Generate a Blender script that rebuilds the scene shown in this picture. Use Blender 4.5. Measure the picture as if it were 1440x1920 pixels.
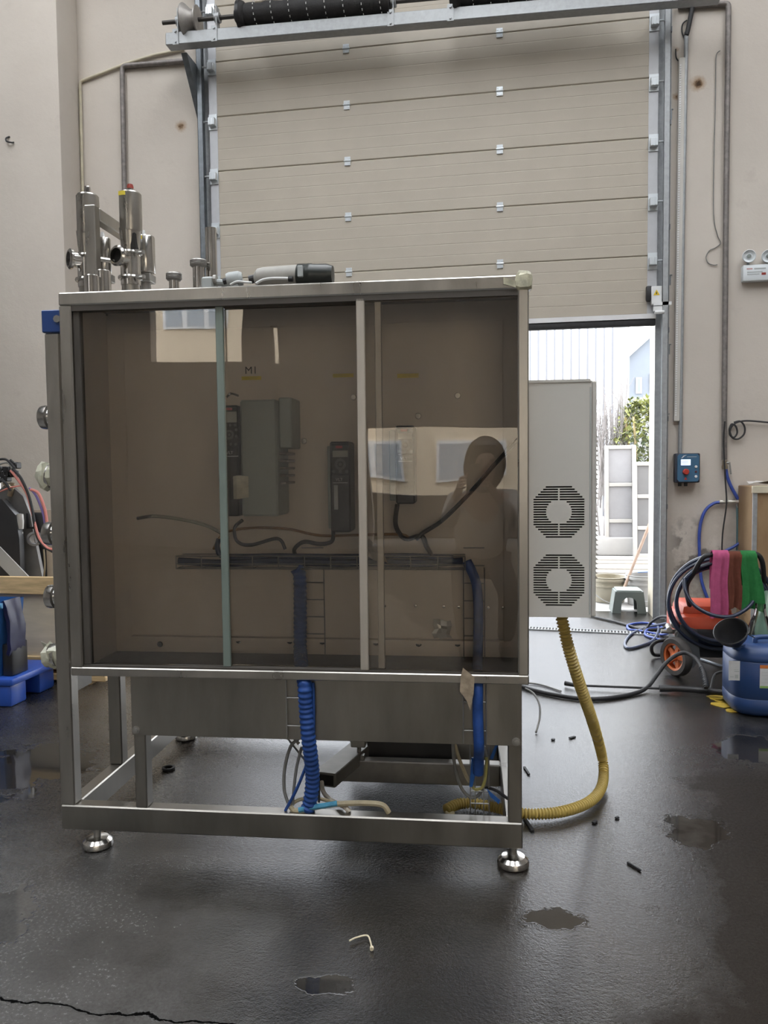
import bpy, bmesh, math, random
from mathutils import Vector, Matrix, noise
random.seed(7)
for o in list(bpy.data.objects): bpy.data.objects.remove(o)
SC = bpy.context.scene
COL = SC.collection

# ------------------------------------------------------------------ camera
YAW, PITCH, ROLL, MYAW = (math.radians(a) for a in (9.55, 3.22, -.635, 3.06))
FPX = 1450.0
CAM = Vector((0, 0, 1.25))
cam_d = bpy.data.cameras.new('camera'); cam = bpy.data.objects.new('camera', cam_d); COL.objects.link(cam)
cam_d.sensor_fit = 'VERTICAL'; cam_d.sensor_height = 24.0; cam_d.lens = FPX / 1920 * 24.0
cam_d.clip_start = .05; cam_d.clip_end = 200
RCAM = (Matrix.Rotation(YAW, 3, 'Z') @ Matrix.Rotation(-PITCH, 3, 'X')
        @ Matrix(((1, 0, 0), (0, 0, -1), (0, 1, 0))) @ Matrix.Rotation(ROLL, 3, 'Z'))
cam.matrix_world = Matrix.Translation(CAM) @ RCAM.to_4x4()
SC.camera = cam

# ------------------------------------------------------------------ world, daylight, exposure
wd = bpy.data.worlds.new('overcast'); SC.world = wd; wd.use_nodes = True
bg = wd.node_tree.nodes['Background']; bg.inputs[0].default_value = (.93, .96, 1, 1); bg.inputs[1].default_value = 10.5
vs = SC.view_settings
vs.view_transform = 'Standard'; vs.look = 'None'; vs.gamma = 1; vs.use_curve_mapping = False
vs.exposure = -0.2
SKYLIGHTS = [(-4.4, .7, 1.4, 9.0, 46), (-.4, .7, 1.4, 9.0, 46), (3.6, .7, 1.4, 9.0, 46)]
for i, (x, y, w, h, e) in enumerate(SKYLIGHTS):        # daylight of the three roof lights
    l = bpy.data.lights.new('roof_light_daylight', 'AREA'); l.shape = 'RECTANGLE'; l.size = w; l.size_y = h
    l.energy = e; l.color = (1, .97, .93)
    lo = bpy.data.objects.new('roof_light_daylight', l); COL.objects.link(lo); lo.location = (x, y, 7.9)

# ------------------------------------------------------------------ helpers: places
EX = Vector((math.cos(MYAW), math.sin(MYAW), 0)); EY = Vector((-math.sin(MYAW), math.cos(MYAW), 0))
MS = Matrix.Rotation(MYAW, 4, 'Z')            # machine axes (u right, v away, z up) -> world
ID = Matrix.Identity(4)
def ray(x, y): return RCAM @ Vector(((x - 720) / FPX, -(y - 960) / FPX, -1))
def wp(x, y, Y): d = ray(x, y); return CAM + d * (Y / d.y)
def fp(x, y, z=0): d = ray(x, y); return CAM + d * ((z - 1.25) / d.z)
def mp(x, y, v): d = ray(x, y); p = CAM + d * (v / d.dot(EY)); return Vector((p.dot(EX), v, p.z))
def fm(x, y, z=0): p = fp(x, y, z); return Vector((p.dot(EX), p.dot(EY), p.z))

# ------------------------------------------------------------------ helpers: materials
MATS = {}
def sock(b, n): return b.inputs[n]
def M(name, col, rough=.5, metal=0., var=0., scale=4., bump=0., bscale=60., spec=.5, stretch=None, col2=None, emit=0., rvar=0., trans=0.):
    if name in MATS: return MATS[name]
    m = bpy.data.materials.new(name); m.use_nodes = True; MATS[name] = m
    nt = m.node_tree; N = nt.nodes; L = nt.links; b = N['Principled BSDF']
    c = (*col, 1)
    b.inputs['Base Color'].default_value = c; b.inputs['Roughness'].default_value = rough
    b.inputs['Metallic'].default_value = metal; b.inputs['Specular IOR Level'].default_value = spec
    if trans: b.inputs['Transmission Weight'].default_value = trans
    if emit: b.inputs['Emission Color'].default_value = c; b.inputs['Emission Strength'].default_value = emit
    if var or bump or rvar or col2:
        tc = N.new('ShaderNodeTexCoord'); mp_ = N.new('ShaderNodeMapping'); L.new(tc.outputs['Object'], mp_.inputs[0])
        if stretch: mp_.inputs['Scale'].default_value = stretch
        n = N.new('ShaderNodeTexNoise'); n.inputs['Scale'].default_value = scale; n.inputs['Detail'].default_value = 6; n.inputs['Roughness'].default_value = .62
        L.new(mp_.outputs[0], n.inputs[0])
        if var or col2:
            r = N.new('ShaderNodeValToRGB'); L.new(n.outputs[0], r.inputs[0])
            r.color_ramp.elements[0].position = .32; r.color_ramp.elements[1].position = .68
            c2 = col2 or [min(1, k * (1 + var)) for k in col]
            c1 = col if col2 else [k * (1 - var) for k in col]
            r.color_ramp.elements[0].color = (*c1, 1); r.color_ramp.elements[1].color = (*c2, 1)
            L.new(r.outputs[0], b.inputs['Base Color'])
        if rvar:
            mr = N.new('ShaderNodeMapRange'); L.new(n.outputs[0], mr.inputs[0])
            mr.inputs[1].default_value = .3; mr.inputs[2].default_value = .7
            mr.inputs[3].default_value = max(0, rough - rvar); mr.inputs[4].default_value = rough + rvar
            L.new(mr.outputs[0], b.inputs['Roughness'])
        if bump:
            n2 = N.new('ShaderNodeTexNoise'); n2.inputs['Scale'].default_value = bscale; n2.inputs['Detail'].default_value = 4
            L.new(mp_.outputs[0], n2.inputs[0]); bp = N.new('ShaderNodeBump'); bp.inputs['Strength'].default_value = bump; bp.inputs['Distance'].default_value = .004
            L.new(n2.outputs[0], bp.inputs['Height']); L.new(bp.outputs[0], b.inputs['Normal'])
    return m

STEEL = M('brushed_steel', (.46, .44, .405), .33, 1., var=.14, scale=9, rvar=.1, stretch=(1, 1, .25), bump=.05, bscale=200)
STEELB = M('weathered_steel', (.29, .275, .25), .36, .95, var=.16, scale=7, rvar=.1, stretch=(1, 1, .25), bump=.05, bscale=200)  # darker copy of the brushed steel; the base's dim reflections put into its colour
STEELD = M('dull_steel', (.36, .35, .33), .45, .8, var=.15, scale=14, rvar=.08)
POLISH = M('polished_steel', (.62, .60, .57), .2, 1., var=.08, scale=12, rvar=.06)
GALV = M('galvanised_steel', (.36, .375, .385), .5, .45, var=.12, scale=30, rvar=.08)
GALVD = M('dark_track_steel', (.20, .22, .24), .45, .7, var=.15, scale=20)
BLACK = M('black_plastic', (.018, .018, .02), .42, var=.2, scale=10)
RUBBER = M('black_rubber', (.022, .022, .024), .6, var=.25, scale=20)
WHITE = M('white_plastic', (.72, .73, .73), .4, var=.05, scale=8)
GREYP = M('grey_plastic', (.42, .45, .45), .45, var=.06, scale=8)
YELLOW = M('yellow_label', (.75, .6, .06), .5, var=.06, scale=40)
CREAM = M('cream_door', (.45, .405, .335), .55, var=.035, scale=3, bump=.12, bscale=240)
DARKV = M('dark_void', (.012, .011, .01), .8, var=.2, scale=8)
BLUEC = M('blue_cable', (.02, .075, .30), .45, var=.25, scale=25)
BLUEH = M('blue_hose', (.045, .085, .36), .35, var=.2, scale=15)
NAVY = M('navy_hose', (.02, .028, .055), .3, var=.25, scale=15)
GREYC = M('grey_cable', (.2, .2, .19), .5, var=.15, scale=20)
BEIGEC = M('beige_cable', (.42, .36, .24), .5, var=.15, scale=20)
RED = M('red_cap', (.30, .035, .02), .5, var=.2, scale=20)
WOOD = M('pale_wood', (.58, .42, .22), .6, var=.25, scale=5, stretch=(1, 8, 8), bump=.15)
PLY = M('plywood', (.55, .47, .34), .62, var=.14, scale=3, stretch=(1, 1, 5), bump=.1)
BLUEP = M('blue_plastic', (.025, .085, .42), .35, var=.12, scale=6)
ORANGE = M('orange_plastic', (.55, .075, .03), .38, var=.1, scale=8)

def glass_mat(name, tint, ior, warp=0., wscale=2., rough=0., dust=0.):
    m = bpy.data.materials.new(name); m.use_nodes = True; nt = m.node_tree; N = nt.nodes; L = nt.links
    N.remove(N['Principled BSDF']); out = N['Material Output']
    t = N.new('ShaderNodeBsdfTransparent'); t.inputs[0].default_value = (*tint, 1)
    g = N.new('ShaderNodeBsdfGlossy'); g.inputs['Roughness'].default_value = rough
    fr = N.new('ShaderNodeFresnel'); fr.inputs['IOR'].default_value = ior
    mx = N.new('ShaderNodeMixShader'); L.new(fr.outputs[0], mx.inputs[0]); L.new(t.outputs[0], mx.inputs[1]); L.new(g.outputs[0], mx.inputs[2])
    if dust:
        df = N.new('ShaderNodeBsdfDiffuse'); df.inputs[0].default_value = (.62, .56, .50, 1); m2 = N.new('ShaderNodeMixShader'); m2.inputs[0].default_value = dust; L.new(mx.outputs[0], m2.inputs[1]); L.new(df.outputs[0], m2.inputs[2]); mx = m2
    if warp:
        tc = N.new('ShaderNodeTexCoord'); n = N.new('ShaderNodeTexNoise'); n.inputs['Scale'].default_value = wscale; n.inputs['Detail'].default_value = 1
        L.new(tc.outputs['Object'], n.inputs[0]); bp = N.new('ShaderNodeBump'); bp.inputs['Strength'].default_value = 1; bp.inputs['Distance'].default_value = warp
        L.new(n.outputs[0], bp.inputs['Height']); L.new(bp.outputs[0], g.inputs['Normal'])
    L.new(mx.outputs[0], out.inputs[0]); MATS[name] = m
    return m
PANE = glass_mat('smoked_acrylic', (.95, .935, .91), 1.72, warp=.0025, wscale=2.2, dust=.018)
CLEAR = glass_mat('clear_plastic', (.86, .9, .88), 1.5, rough=.12)

# ------------------------------------------------------------------ helpers: geometry
def cr(pts, k=8, closed=False):
    P = [Vector(p) for p in pts]; n = len(P); out = []
    rng = range(n) if closed else range(n - 1)
    for i in rng:
        if closed: a, b, c, d = P[(i - 1) % n], P[i], P[(i + 1) % n], P[(i + 2) % n]
        else: a, b, c, d = P[max(i - 1, 0)], P[i], P[i + 1], P[min(i + 2, n - 1)]
        for j in range(k):
            t = j / k; t2 = t * t; t3 = t2 * t
            out.append(.5 * ((2 * b) + (c - a) * t + (2 * a - 5 * b + 4 * c - d) * t2 + (3 * b - a - 3 * c + d) * t3))
    if not closed: out.append(P[-1])
    return out

def perp(d):
    d = d.normalized(); a = Vector((0, 0, 1)) if abs(d.z) < .9 else Vector((1, 0, 0))
    x = a.cross(d).normalized(); return x, d.cross(x)

WM = {}                                                  # world matrix of each thing built so far
class MB:
    def __init__(s): s.v = []; s.f = []
    def add(s, vs, fs):
        o = len(s.v); s.v += [Vector(p) for p in vs]; s.f += [tuple(i + o for i in f) for f in fs]; return s
    def box(s, a, b, bev=0.):
        (x0, y0, z0), (x1, y1, z1) = a, b
        x0, x1 = min(x0, x1), max(x0, x1); y0, y1 = min(y0, y1), max(y0, y1); z0, z1 = min(z0, z1), max(z0, z1)
        if not bev:
            return s.add([(x0, y0, z0), (x1, y0, z0), (x1, y1, z0), (x0, y1, z0), (x0, y0, z1), (x1, y0, z1), (x1, y1, z1), (x0, y1, z1)],
                         [(0, 3, 2, 1), (4, 5, 6, 7), (0, 1, 5, 4), (1, 2, 6, 5), (2, 3, 7, 6), (3, 0, 4, 7)])
        bm = bmesh.new(); bmesh.ops.create_cube(bm, size=1)
        for v in bm.verts: v.co = Vector(((x0 + x1) / 2 + v.co.x * (x1 - x0), (y0 + y1) / 2 + v.co.y * (y1 - y0), (z0 + z1) / 2 + v.co.z * (z1 - z0)))
        bev = min(bev, .45 * min(x1 - x0, y1 - y0, z1 - z0))
        bmesh.ops.bevel(bm, geom=list(bm.edges), offset=bev, segments=2 if bev > .006 else 1, profile=.5, affect='EDGES')
        return s.bm(bm)
    def bm(s, bm):
        bm.verts.index_update(); s.add([v.co.copy() for v in bm.verts], [[v.index for v in f.verts] for f in bm.faces]); bm.free(); return s
    def obox(s, p0, p1, w, h, up=(0, 0, 1), bev=0):     # bar from p0 to p1, w across, h along up
        p0, p1 = Vector(p0), Vector(p1); d = (p1 - p0); ln = d.length; d.normalize(); up = Vector(up)
        x = d.cross(up).normalized(); u = x.cross(d).normalized()
        t = MB().box((-w / 2, 0, -h / 2), (w / 2, ln, h / 2), bev)
        return s.add([p0 + x * q.x + d * q.y + u * q.z for q in t.v], t.f)
    def cyl(s, p0, p1, r, r1=None, n=16):
        p0, p1 = Vector(p0), Vector(p1); return s.lathe([(0, 0), (r, 0), (r if r1 is None else r1, (p1 - p0).length), (0, (p1 - p0).length)], p0, p1 - p0, n)
    def lathe(s, prof, o, ax=(0, 0, 1), n=20):
        o = Vector(o); ax = Vector(ax).normalized(); x, y = perp(ax); vs = []; fs = []; rows = []
        for r, h in prof:
            if r < 1e-6: rows.append([len(vs)]); vs.append(o + ax * h)
            else:
                rows.append(list(range(len(vs), len(vs) + n)))
                vs += [o + ax * h + (x * math.cos(2 * math.pi * i / n) + y * math.sin(2 * math.pi * i / n)) * r for i in range(n)]
        for a, b in zip(rows, rows[1:]):
            for i in range(n):
                j = (i + 1) % n
                if len(a) == 1 and len(b) == 1: break
                if len(a) == 1: fs.append((a[0], b[j], b[i]))
                elif len(b) == 1: fs.append((a[i], a[j], b[0]))
                else: fs.append((a[i], a[j], b[j], b[i]))
        return s.add(vs, fs)
    def tube(s, pts, r, n=8, closed=False, rf=None):
        P = [Vector(p) for p in pts]; m = len(P); vs = []; fs = []
        x = None; L = 0
        for i, p in enumerate(P):
            a = P[(i - 1) % m] if closed or i else P[0]; b = P[(i + 1) % m] if closed or i < m - 1 else P[-1]
            d = (b - a).normalized() if (b - a).length > 1e-9 else Vector((0, 0, 1))
            if x is None: x, y = perp(d)
            else:
                x = (x - d * x.dot(d)); x = x.normalized() if x.length > 1e-6 else perp(d)[0]; y = d.cross(x)
            if i: L += (p - P[i - 1]).length
            rr = rf(L) if rf else r
            vs += [p + (x * math.cos(2 * math.pi * k / n) + y * math.sin(2 * math.pi * k / n)) * rr for k in range(n)]
        for i in range(m if closed else m - 1):
            for k in range(n):
                q = (k + 1) % n; i2 = (i + 1) % m
                fs.append((i * n + k, i * n + q, i2 * n + q, i2 * n + k))
        if not closed: fs.append(tuple(range(n))[::-1]); fs.append(tuple((m - 1) * n + k for k in range(n)))
        return s.add(vs, fs)
    def prism(s, poly, o, ax, ay, depth):                # poly in (ax, ay), extruded along ax x ay
        o, ax, ay = Vector(o), Vector(ax), Vector(ay); az = ax.cross(ay).normalized() * depth; n = len(poly)
        vs = [o + ax * a + ay * b for a, b in poly]; vs += [v + az for v in vs]
        return s.add(vs, [tuple(range(n))[::-1], tuple(range(n, 2 * n))] + [(i, (i + 1) % n, (i + 1) % n + n, i + n) for i in range(n)])
    def sheet(s, grid, th=.003):                        # grid of points -> sheet with thickness
        h, w = len(grid), len(grid[0]); nrm = []
        for j in range(h):
            for i in range(w):
                a = Vector(grid[j][min(i + 1, w - 1)]) - Vector(grid[j][max(i - 1, 0)]); b = Vector(grid[min(j + 1, h - 1)][i]) - Vector(grid[max(j - 1, 0)][i])
                k = a.cross(b); nrm.append(k.normalized() if k.length > 1e-9 else Vector((0, -1, 0)))
        vs = [Vector(grid[j][i]) for j in range(h) for i in range(w)]; n = len(vs); vs += [v + nrm[k] * th for k, v in enumerate(vs)]; fs = []
        for j in range(h - 1):
            for i in range(w - 1):
                a = j * w + i; fs.append((a, a + w, a + w + 1, a + 1)); fs.append((n + a, n + a + 1, n + a + w + 1, n + a + w))
        for i in range(w - 1): a = i; fs.append((a, a + 1, n + a + 1, n + a)); a = (h - 1) * w + i; fs.append((a + 1, a, n + a, n + a + 1))
        for j in range(h - 1): a = j * w; fs.append((a + w, a, n + a, n + a + w)); a = j * w + w - 1; fs.append((a, a + w, n + a + w, n + a))
        return s.add(vs, fs)
    def build(s, name, mat, parent=None, space=ID, ang=40, origin=None):
        me = bpy.data.meshes.new(name); ob = bpy.data.objects.new(name, me)
        V = [space @ v for v in s.v]
        if parent is not None:
            inv = WM[parent.name].inverted(); V = [inv @ v for v in V]; ob.parent = parent; WM[ob.name] = WM[parent.name]
        else:
            if origin is None:
                lo = [min(v[i] for v in V) for i in range(3)]; hi = [max(v[i] for v in V) for i in range(3)]
                origin = ((lo[0] + hi[0]) / 2, (lo[1] + hi[1]) / 2, lo[2])
            o = Vector(origin); V = [v - o for v in V]; ob.location = o
            WM[ob.name] = Matrix.Translation(o)
        me.from_pydata([tuple(v) for v in V], [], s.f); me.update()
        bm = bmesh.new(); bm.from_mesh(me); bmesh.ops.recalc_face_normals(bm, faces=bm.faces); bm.to_mesh(me); bm.free()
        me.polygons.foreach_set('use_smooth', [True] * len(me.polygons)); me.set_sharp_from_angle(angle=math.radians(ang))
        me.materials.append(mat); COL.objects.link(ob)
        return ob

def tag(o, label, cat, group=None, kind=None):
    if label: o['label'] = label
    if cat: o['category'] = cat
    if group: o['group'] = group
    if kind: o['kind'] = kind
    return o
def thing(name, label, cat, loc, space=ID, group=None):
    o = bpy.data.objects.new(name, None); COL.objects.link(o); o.empty_display_size = .05
    m = Matrix.Translation(space @ Vector(loc)) @ space.to_3x3().to_4x4()
    o.matrix_world = m; WM[o.name] = m
    return tag(o, label, cat, group)
def struct(name, mb, mat, label, cat=None, parent=None):
    o = mb.build(name, mat, parent, origin=(0, 0, 0) if parent is None else None)
    if parent is None: tag(o, label, cat or name.split('_')[0], kind='structure')
    return o
def share(ob, parent, dloc, name=None):                  # another piece with the same mesh, moved by dloc in the parent's axes
    c = ob.copy(); COL.objects.link(c); c.parent = parent; c.location = ob.location + Vector(dloc); return c
def text(body, size, parent, mat, space, o, ax, ay, depth=.0006, name='lettering', align='CENTER'):
    cu = bpy.data.curves.new(name, 'FONT'); cu.body = body; cu.size = size; cu.extrude = depth / 2; cu.align_x = align; cu.align_y = 'CENTER'
    t = bpy.data.objects.new('tmp', cu); COL.objects.link(t); bpy.context.view_layer.update()
    me = t.evaluated_get(bpy.context.evaluated_depsgraph_get()).to_mesh()
    o, ax, ay = Vector(o), Vector(ax).normalized(), Vector(ay).normalized(); az = ax.cross(ay)
    mb = MB().add([o + ax * v.co.x + ay * v.co.y + az * v.co.z for v in me.vertices], [tuple(p.vertices) for p in me.polygons])
    bpy.data.objects.remove(t); bpy.data.curves.remove(cu)
    return mb.build(name, mat, parent, space)

# ================================================================== materials of the setting
def floor_mat():
    m = bpy.data.materials.new('wet_concrete'); m.use_nodes = True; nt = m.node_tree; N = nt.nodes; L = nt.links; b = N['Principled BSDF']
    tc = N.new('ShaderNodeTexCoord'); P = tc.outputs['Object']
    def nz(scale, det=5, rough=.6, src=P):
        n = N.new('ShaderNodeTexNoise'); n.inputs['Scale'].default_value = scale; n.inputs['Detail'].default_value = det; n.inputs['Roughness'].default_value = rough; L.new(src, n.inputs[0]); return n
    def ma(op, a, c=None, clamp=False):
        k = N.new('ShaderNodeMath'); k.operation = op; k.use_clamp = clamp
        for i, q in enumerate((a, c)):
            if q is None: continue
            if isinstance(q, (int, float)): k.inputs[i].default_value = q
            else: L.new(q, k.inputs[i])
        return k.outputs[0]
    def mr(x, a, c, d, e):
        k = N.new('ShaderNodeMapRange'); L.new(x, k.inputs[0])
        for i, q in enumerate((a, c, d, e)): k.inputs[i + 1].default_value = q
        return k.outputs[0]
    def mix(fac, a, c):
        k = N.new('ShaderNodeMix'); k.data_type = 'RGBA'
        L.new(fac, k.inputs[0])
        for i, q in ((6, a), (7, c)):
            if isinstance(q, tuple): k.inputs[i].default_value = (*q, 1)
            else: L.new(q, k.inputs[i])
        return k.outputs[2]
    big = nz(.7, 5); mid = nz(3.2, 6); fine = nz(95, 3, .7); grit = nz(260, 2, .7)
    sep = N.new('ShaderNodeSeparateXYZ'); L.new(P, sep.inputs[0])
    # wobbling coordinates for puddle edges and the crack
    wob = nz(7, 5)
    def puddle(x, y, rx, ry, edge=.12):
        dx = ma('DIVIDE', ma('SUBTRACT', sep.outputs[0], x), rx); dy = ma('DIVIDE', ma('SUBTRACT', sep.outputs[1], y), ry)
        d = ma('SQRT', ma('ADD', ma('MULTIPLY', dx, dx), ma('MULTIPLY', dy, dy)))
        return ma('ADD', d, mr(wob.outputs[0], .25, .75, -.8, .8))
    pud = None
    for q in PUDDLES:
        d = puddle(*q); pud = d if pud is None else ma('MINIMUM', pud, d)
    wet = mr(pud, .94, 1.0, 1, 0)                      # inside a puddle
    rim = ma('MULTIPLY', mr(pud, .9, 1.0, 0, 1), mr(pud, 1.0, 1.1, 1, 0))
    stain = mr(mid.outputs[0], .42, .66, 0, 1)
    spk = mr(grit.outputs[0], .62, .72, 0, .5)
    c = mix(stain, (.014, .0135, .013), (.032, .030, .028))
    # brown dirt tracked in on the right and beneath the machine
    br = ma('MULTIPLY', mr(big.outputs[0], .45, .62, 0, 1), .6)
    c = mix(br, c, (.04, .031, .023))
    c = mix(spk, c, (.055, .052, .05))
    # straight cracks between the cast bays
    def crack(x0, y0, x1, y1, w):
        nx, ny = y0 - y1, x1 - x0; ln = math.hypot(nx, ny); nx /= ln; ny /= ln
        d = ma('ABSOLUTE', ma('ADD', ma('ADD', ma('MULTIPLY', sep.outputs[0], nx), ma('MULTIPLY', sep.outputs[1], ny)), ma('ADD', mr(wob.outputs[0], .2, .8, -.03, .03), -(nx * x0 + ny * y0))))
        return mr(d, w * .5, w, 1, 0)
    a, e = fp(0, 1874), fp(420, 1922); k1 = crack(a.x, a.y, e.x, e.y, .006)
    # dried mud to the right of the wet track
    a2, e2 = fp(1275, 1470), fp(1240, 1900); nx, ny = e2.y - a2.y, a2.x - e2.x; ln = math.hypot(nx, ny); nx, ny = -nx / ln, -ny / ln
    sd = ma('ADD', ma('ADD', ma('MULTIPLY', sep.outputs[0], nx), ma('MULTIPLY', sep.outputs[1], ny)), -(nx * a2.x + ny * a2.y))
    sd = ma('ADD', sd, mr(mid.outputs[0], .2, .8, -.22, .22)); sd = ma('ADD', sd, mr(wob.outputs[0], .2, .8, -.08, .08))
    mud = ma('MULTIPLY', mr(sd, -.03, .12, 0, 1), mr(sep.outputs[1], 3.2, 3.7, 1, 0))
    c = mix(ma('MULTIPLY', mud, .8), c, (.022, .017, .013))
    # light sheen painted into the floor colour on the left
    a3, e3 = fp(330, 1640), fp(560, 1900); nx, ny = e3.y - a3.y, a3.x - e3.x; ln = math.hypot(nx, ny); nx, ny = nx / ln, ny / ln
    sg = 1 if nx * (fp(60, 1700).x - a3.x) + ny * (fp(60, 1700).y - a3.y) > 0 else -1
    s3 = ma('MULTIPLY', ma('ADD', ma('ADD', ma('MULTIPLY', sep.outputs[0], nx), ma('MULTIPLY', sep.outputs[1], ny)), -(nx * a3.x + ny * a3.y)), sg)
    s3 = ma('ADD', s3, mr(mid.outputs[0], .2, .8, -.3, .3)); sheen = ma('MULTIPLY', mr(s3, -.1, .45, 0, 1), mr(sep.outputs[1], 2.3, 2.75, 1, 0)); sheen = ma('MULTIPLY', sheen, mr(fine.outputs[0], .3, .7, .55, 1))
    c = mix(ma('MULTIPLY', sheen, .85), c, (.115, .112, .108))
    c = mix(k1, c, (.004, .004, .004))
    L.new(c, b.inputs['Base Color'])
    rg = mr(big.outputs[0], .3, .7, .12, .19); rg = ma('ADD', rg, mr(mid.outputs[0], .25, .75, -.03, .05)); rg = ma('ADD', rg, ma('MULTIPLY', k1, .6)); rg = ma('ADD', rg, mr(fine.outputs[0], .35, .65, -.05, .07)); rg = ma('ADD', rg, ma('MULTIPLY', mud, mr(fine.outputs[0], .35, .65, .16, .34)))
    rg = ma('ADD', rg, mr(sep.outputs[0], -1.5, -.75, .11, 0))
    sl_ = ma('MULTIPLY', ma('SUBTRACT', 1, k1), ma('SUBTRACT', .5, ma('MULTIPLY', mud, .42))); L.new(sl_, b.inputs['Specular IOR Level'])
    r2 = N.new('ShaderNodeMix'); L.new(wet, r2.inputs[0]); L.new(rg, r2.inputs[2]); r2.inputs[3].default_value = .05
    L.new(r2.outputs[0], b.inputs['Roughness'])
    b.inputs['IOR'].default_value = FLOOR_IOR
    h = ma('ADD', ma('MULTIPLY', fine.outputs[0], 1.5), ma('MULTIPLY', grit.outputs[0], .7)); h = ma('ADD', h, ma('MULTIPLY', mid.outputs[0], 1.6))
    inv = ma('SUBTRACT', 1, wet); h = ma('MULTIPLY', h, inv); h = ma('ADD', h, ma('MULTIPLY', rim, .3)); h = ma('SUBTRACT', h, ma('MULTIPLY', k1, .4))
    bp = N.new('ShaderNodeBump'); bp.inputs['Strength'].default_value = .6; bp.inputs['Distance'].default_value = .0016
    L.new(h, bp.inputs['Height']); L.new(bp.outputs[0], b.inputs['Normal'])
    return m
FLOOR_IOR = 1.65
PUDDLES = []
for (x, y, rx, ry) in ((1415, 1405, .16, .2), (612, 1845, .06, .035), (-5, 1720, .1, .16), (1035, 1722, .07, .06), (60, 1440, .25, .3), (1310, 1560, .10, .12)):
    q = fp(x, y); PUDDLES.append((q.x, q.y, rx, ry))

def wall_mat():
    m = bpy.data.materials.new('plaster_wall'); m.use_nodes = True; nt = m.node_tree; N = nt.nodes; L = nt.links; b = N['Principled BSDF']
    tc = N.new('ShaderNodeTexCoord'); P = tc.outputs['Object']; sep = N.new('ShaderNodeSeparateXYZ'); L.new(P, sep.inputs[0])
    def nz(scale, det=5, rough=.6):
        n = N.new('ShaderNodeTexNoise'); n.inputs['Scale'].default_value = scale; n.inputs['Detail'].default_value = det; n.inputs['Roughness'].default_value = rough; L.new(P, n.inputs[0]); return n.outputs[0]
    def mr(x, a, c, d, e):
        k = N.new('ShaderNodeMapRange'); L.new(x, k.inputs[0])
        for i, q in enumerate((a, c, d, e)): k.inputs[i + 1].default_value = q
        return k.outputs[0]
    def mul(a, c):
        k = N.new('ShaderNodeMath'); k.operation = 'MULTIPLY'; k.use_clamp = True
        for i, q in enumerate((a, c)):
            if isinstance(q, (int, float)): k.inputs[i].default_value = q
            else: L.new(q, k.inputs[i])
        return k.outputs[0]
    def mix(fac, a, c):
        k = N.new('ShaderNodeMix'); k.data_type = 'RGBA'; L.new(fac, k.inputs[0])
        for i, q in ((6, a), (7, c)):
            if isinstance(q, tuple): k.inputs[i].default_value = (*q, 1)
            else: L.new(q, k.inputs[i])
        return k.outputs[2]
    n1 = nz(.9); n2 = nz(4.5, 7, .65); n3 = nz(11, 6, .7)
    c = mix(mr(n1, .35, .65, 0, 1), (.545, .495, .44), (.60, .55, .49))
    c = mix(mul(mr(n2, .62, .72, 0, 1), .35), c, (.45, .40, .36))
    # flaked and dirty render low down beside the doorway
    low = mul(mr(sep.outputs[2], .15, 1.0, 1, 0), mr(sep.outputs[0], .9, 1.15, 0, 1))
    fl = mul(low, mr(n2, .42, .55, 0, 1)); c = mix(mul(fl, .8), c, (.30, .26, .22))
    band = mul(mr(sep.outputs[2], .25, .4, .25, 1), mr(sep.outputs[2], .68, .86, 1, 0)); nb = nz(3.1, 5, .55)
    fl2 = mul(mul(band, mr(sep.outputs[0], 1.2, 1.35, 0, 1)), mr(nb, .475, .51, 0, 1)); c = mix(mul(fl2, .85), c, (.12, .105, .095))
    # rust marks
    for (px, py, r) in ((338, 236, .065), (1308, 155, .075), (1268, 180, .04), (1268, 90, .03)):
        q = wp(px, py, 6.55); vd = N.new('ShaderNodeVectorMath'); vd.operation = 'DISTANCE'; L.new(P, vd.inputs[0]); vd.inputs[1].default_value = q
        ad = N.new('ShaderNodeMath'); ad.operation = 'ADD'; L.new(vd.outputs['Value'], ad.inputs[0]); L.new(mr(n3, .3, .7, -.02, .02), ad.inputs[1])
        c = mix(mul(mr(ad.outputs[0], r * .25, r, 1, 0), .8), c, (.30, .16, .05)); c = mix(mr(ad.outputs[0], r * .15, r * .5, 1, 0), c, (.05, .025, .01))
    L.new(c, b.inputs['Base Color']); b.inputs['Roughness'].default_value = .75; b.inputs['Specular IOR Level'].default_value = .3
    bp = N.new('ShaderNodeBump'); bp.inputs['Strength'].default_value = .3; bp.inputs['Distance'].default_value = .01; L.new(n3, bp.inputs['Height']); L.new(bp.outputs[0], b.inputs['Normal'])
    return m
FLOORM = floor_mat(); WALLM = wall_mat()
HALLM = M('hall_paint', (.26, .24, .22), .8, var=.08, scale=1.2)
CEILM = M('roof_sheet', (.3, .3, .3), .7, var=.05, scale=1)

# ================================================================== the setting
XL, XR, YB, YF, ZC = -8.0, 6.5, -8.0, 6.56, 8.0
DX0, DX1, DZ = -2.52, 1.14, 5.0                      # doorway in the front wall
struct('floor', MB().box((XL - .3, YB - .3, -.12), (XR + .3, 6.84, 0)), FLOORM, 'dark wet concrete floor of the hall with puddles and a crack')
ADDED_WINS = [(-7.6, -4.62, .8, 5.2), (-7.6, -2.9, 5.85, 7.4)]   # unseen, added to light the left floor: tall window, clerestory above
w = MB()
for x0, x1, z0, z1 in ((XL - .3, -7.6, 0, ZC), (-7.6, -4.62, 0, .8), (-7.6, -4.62, 5.2, 5.85), (-7.6, -4.62, 7.4, ZC), (-4.62, -2.9, 0, 5.85), (-4.62, -2.9, 7.4, ZC), (-2.9, DX0, 0, ZC), (DX1, XR + .3, 0, ZC), (DX0, DX1, DZ, ZC)): w.box((x0, YF, z0), (x1, 6.81, z1))
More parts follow.
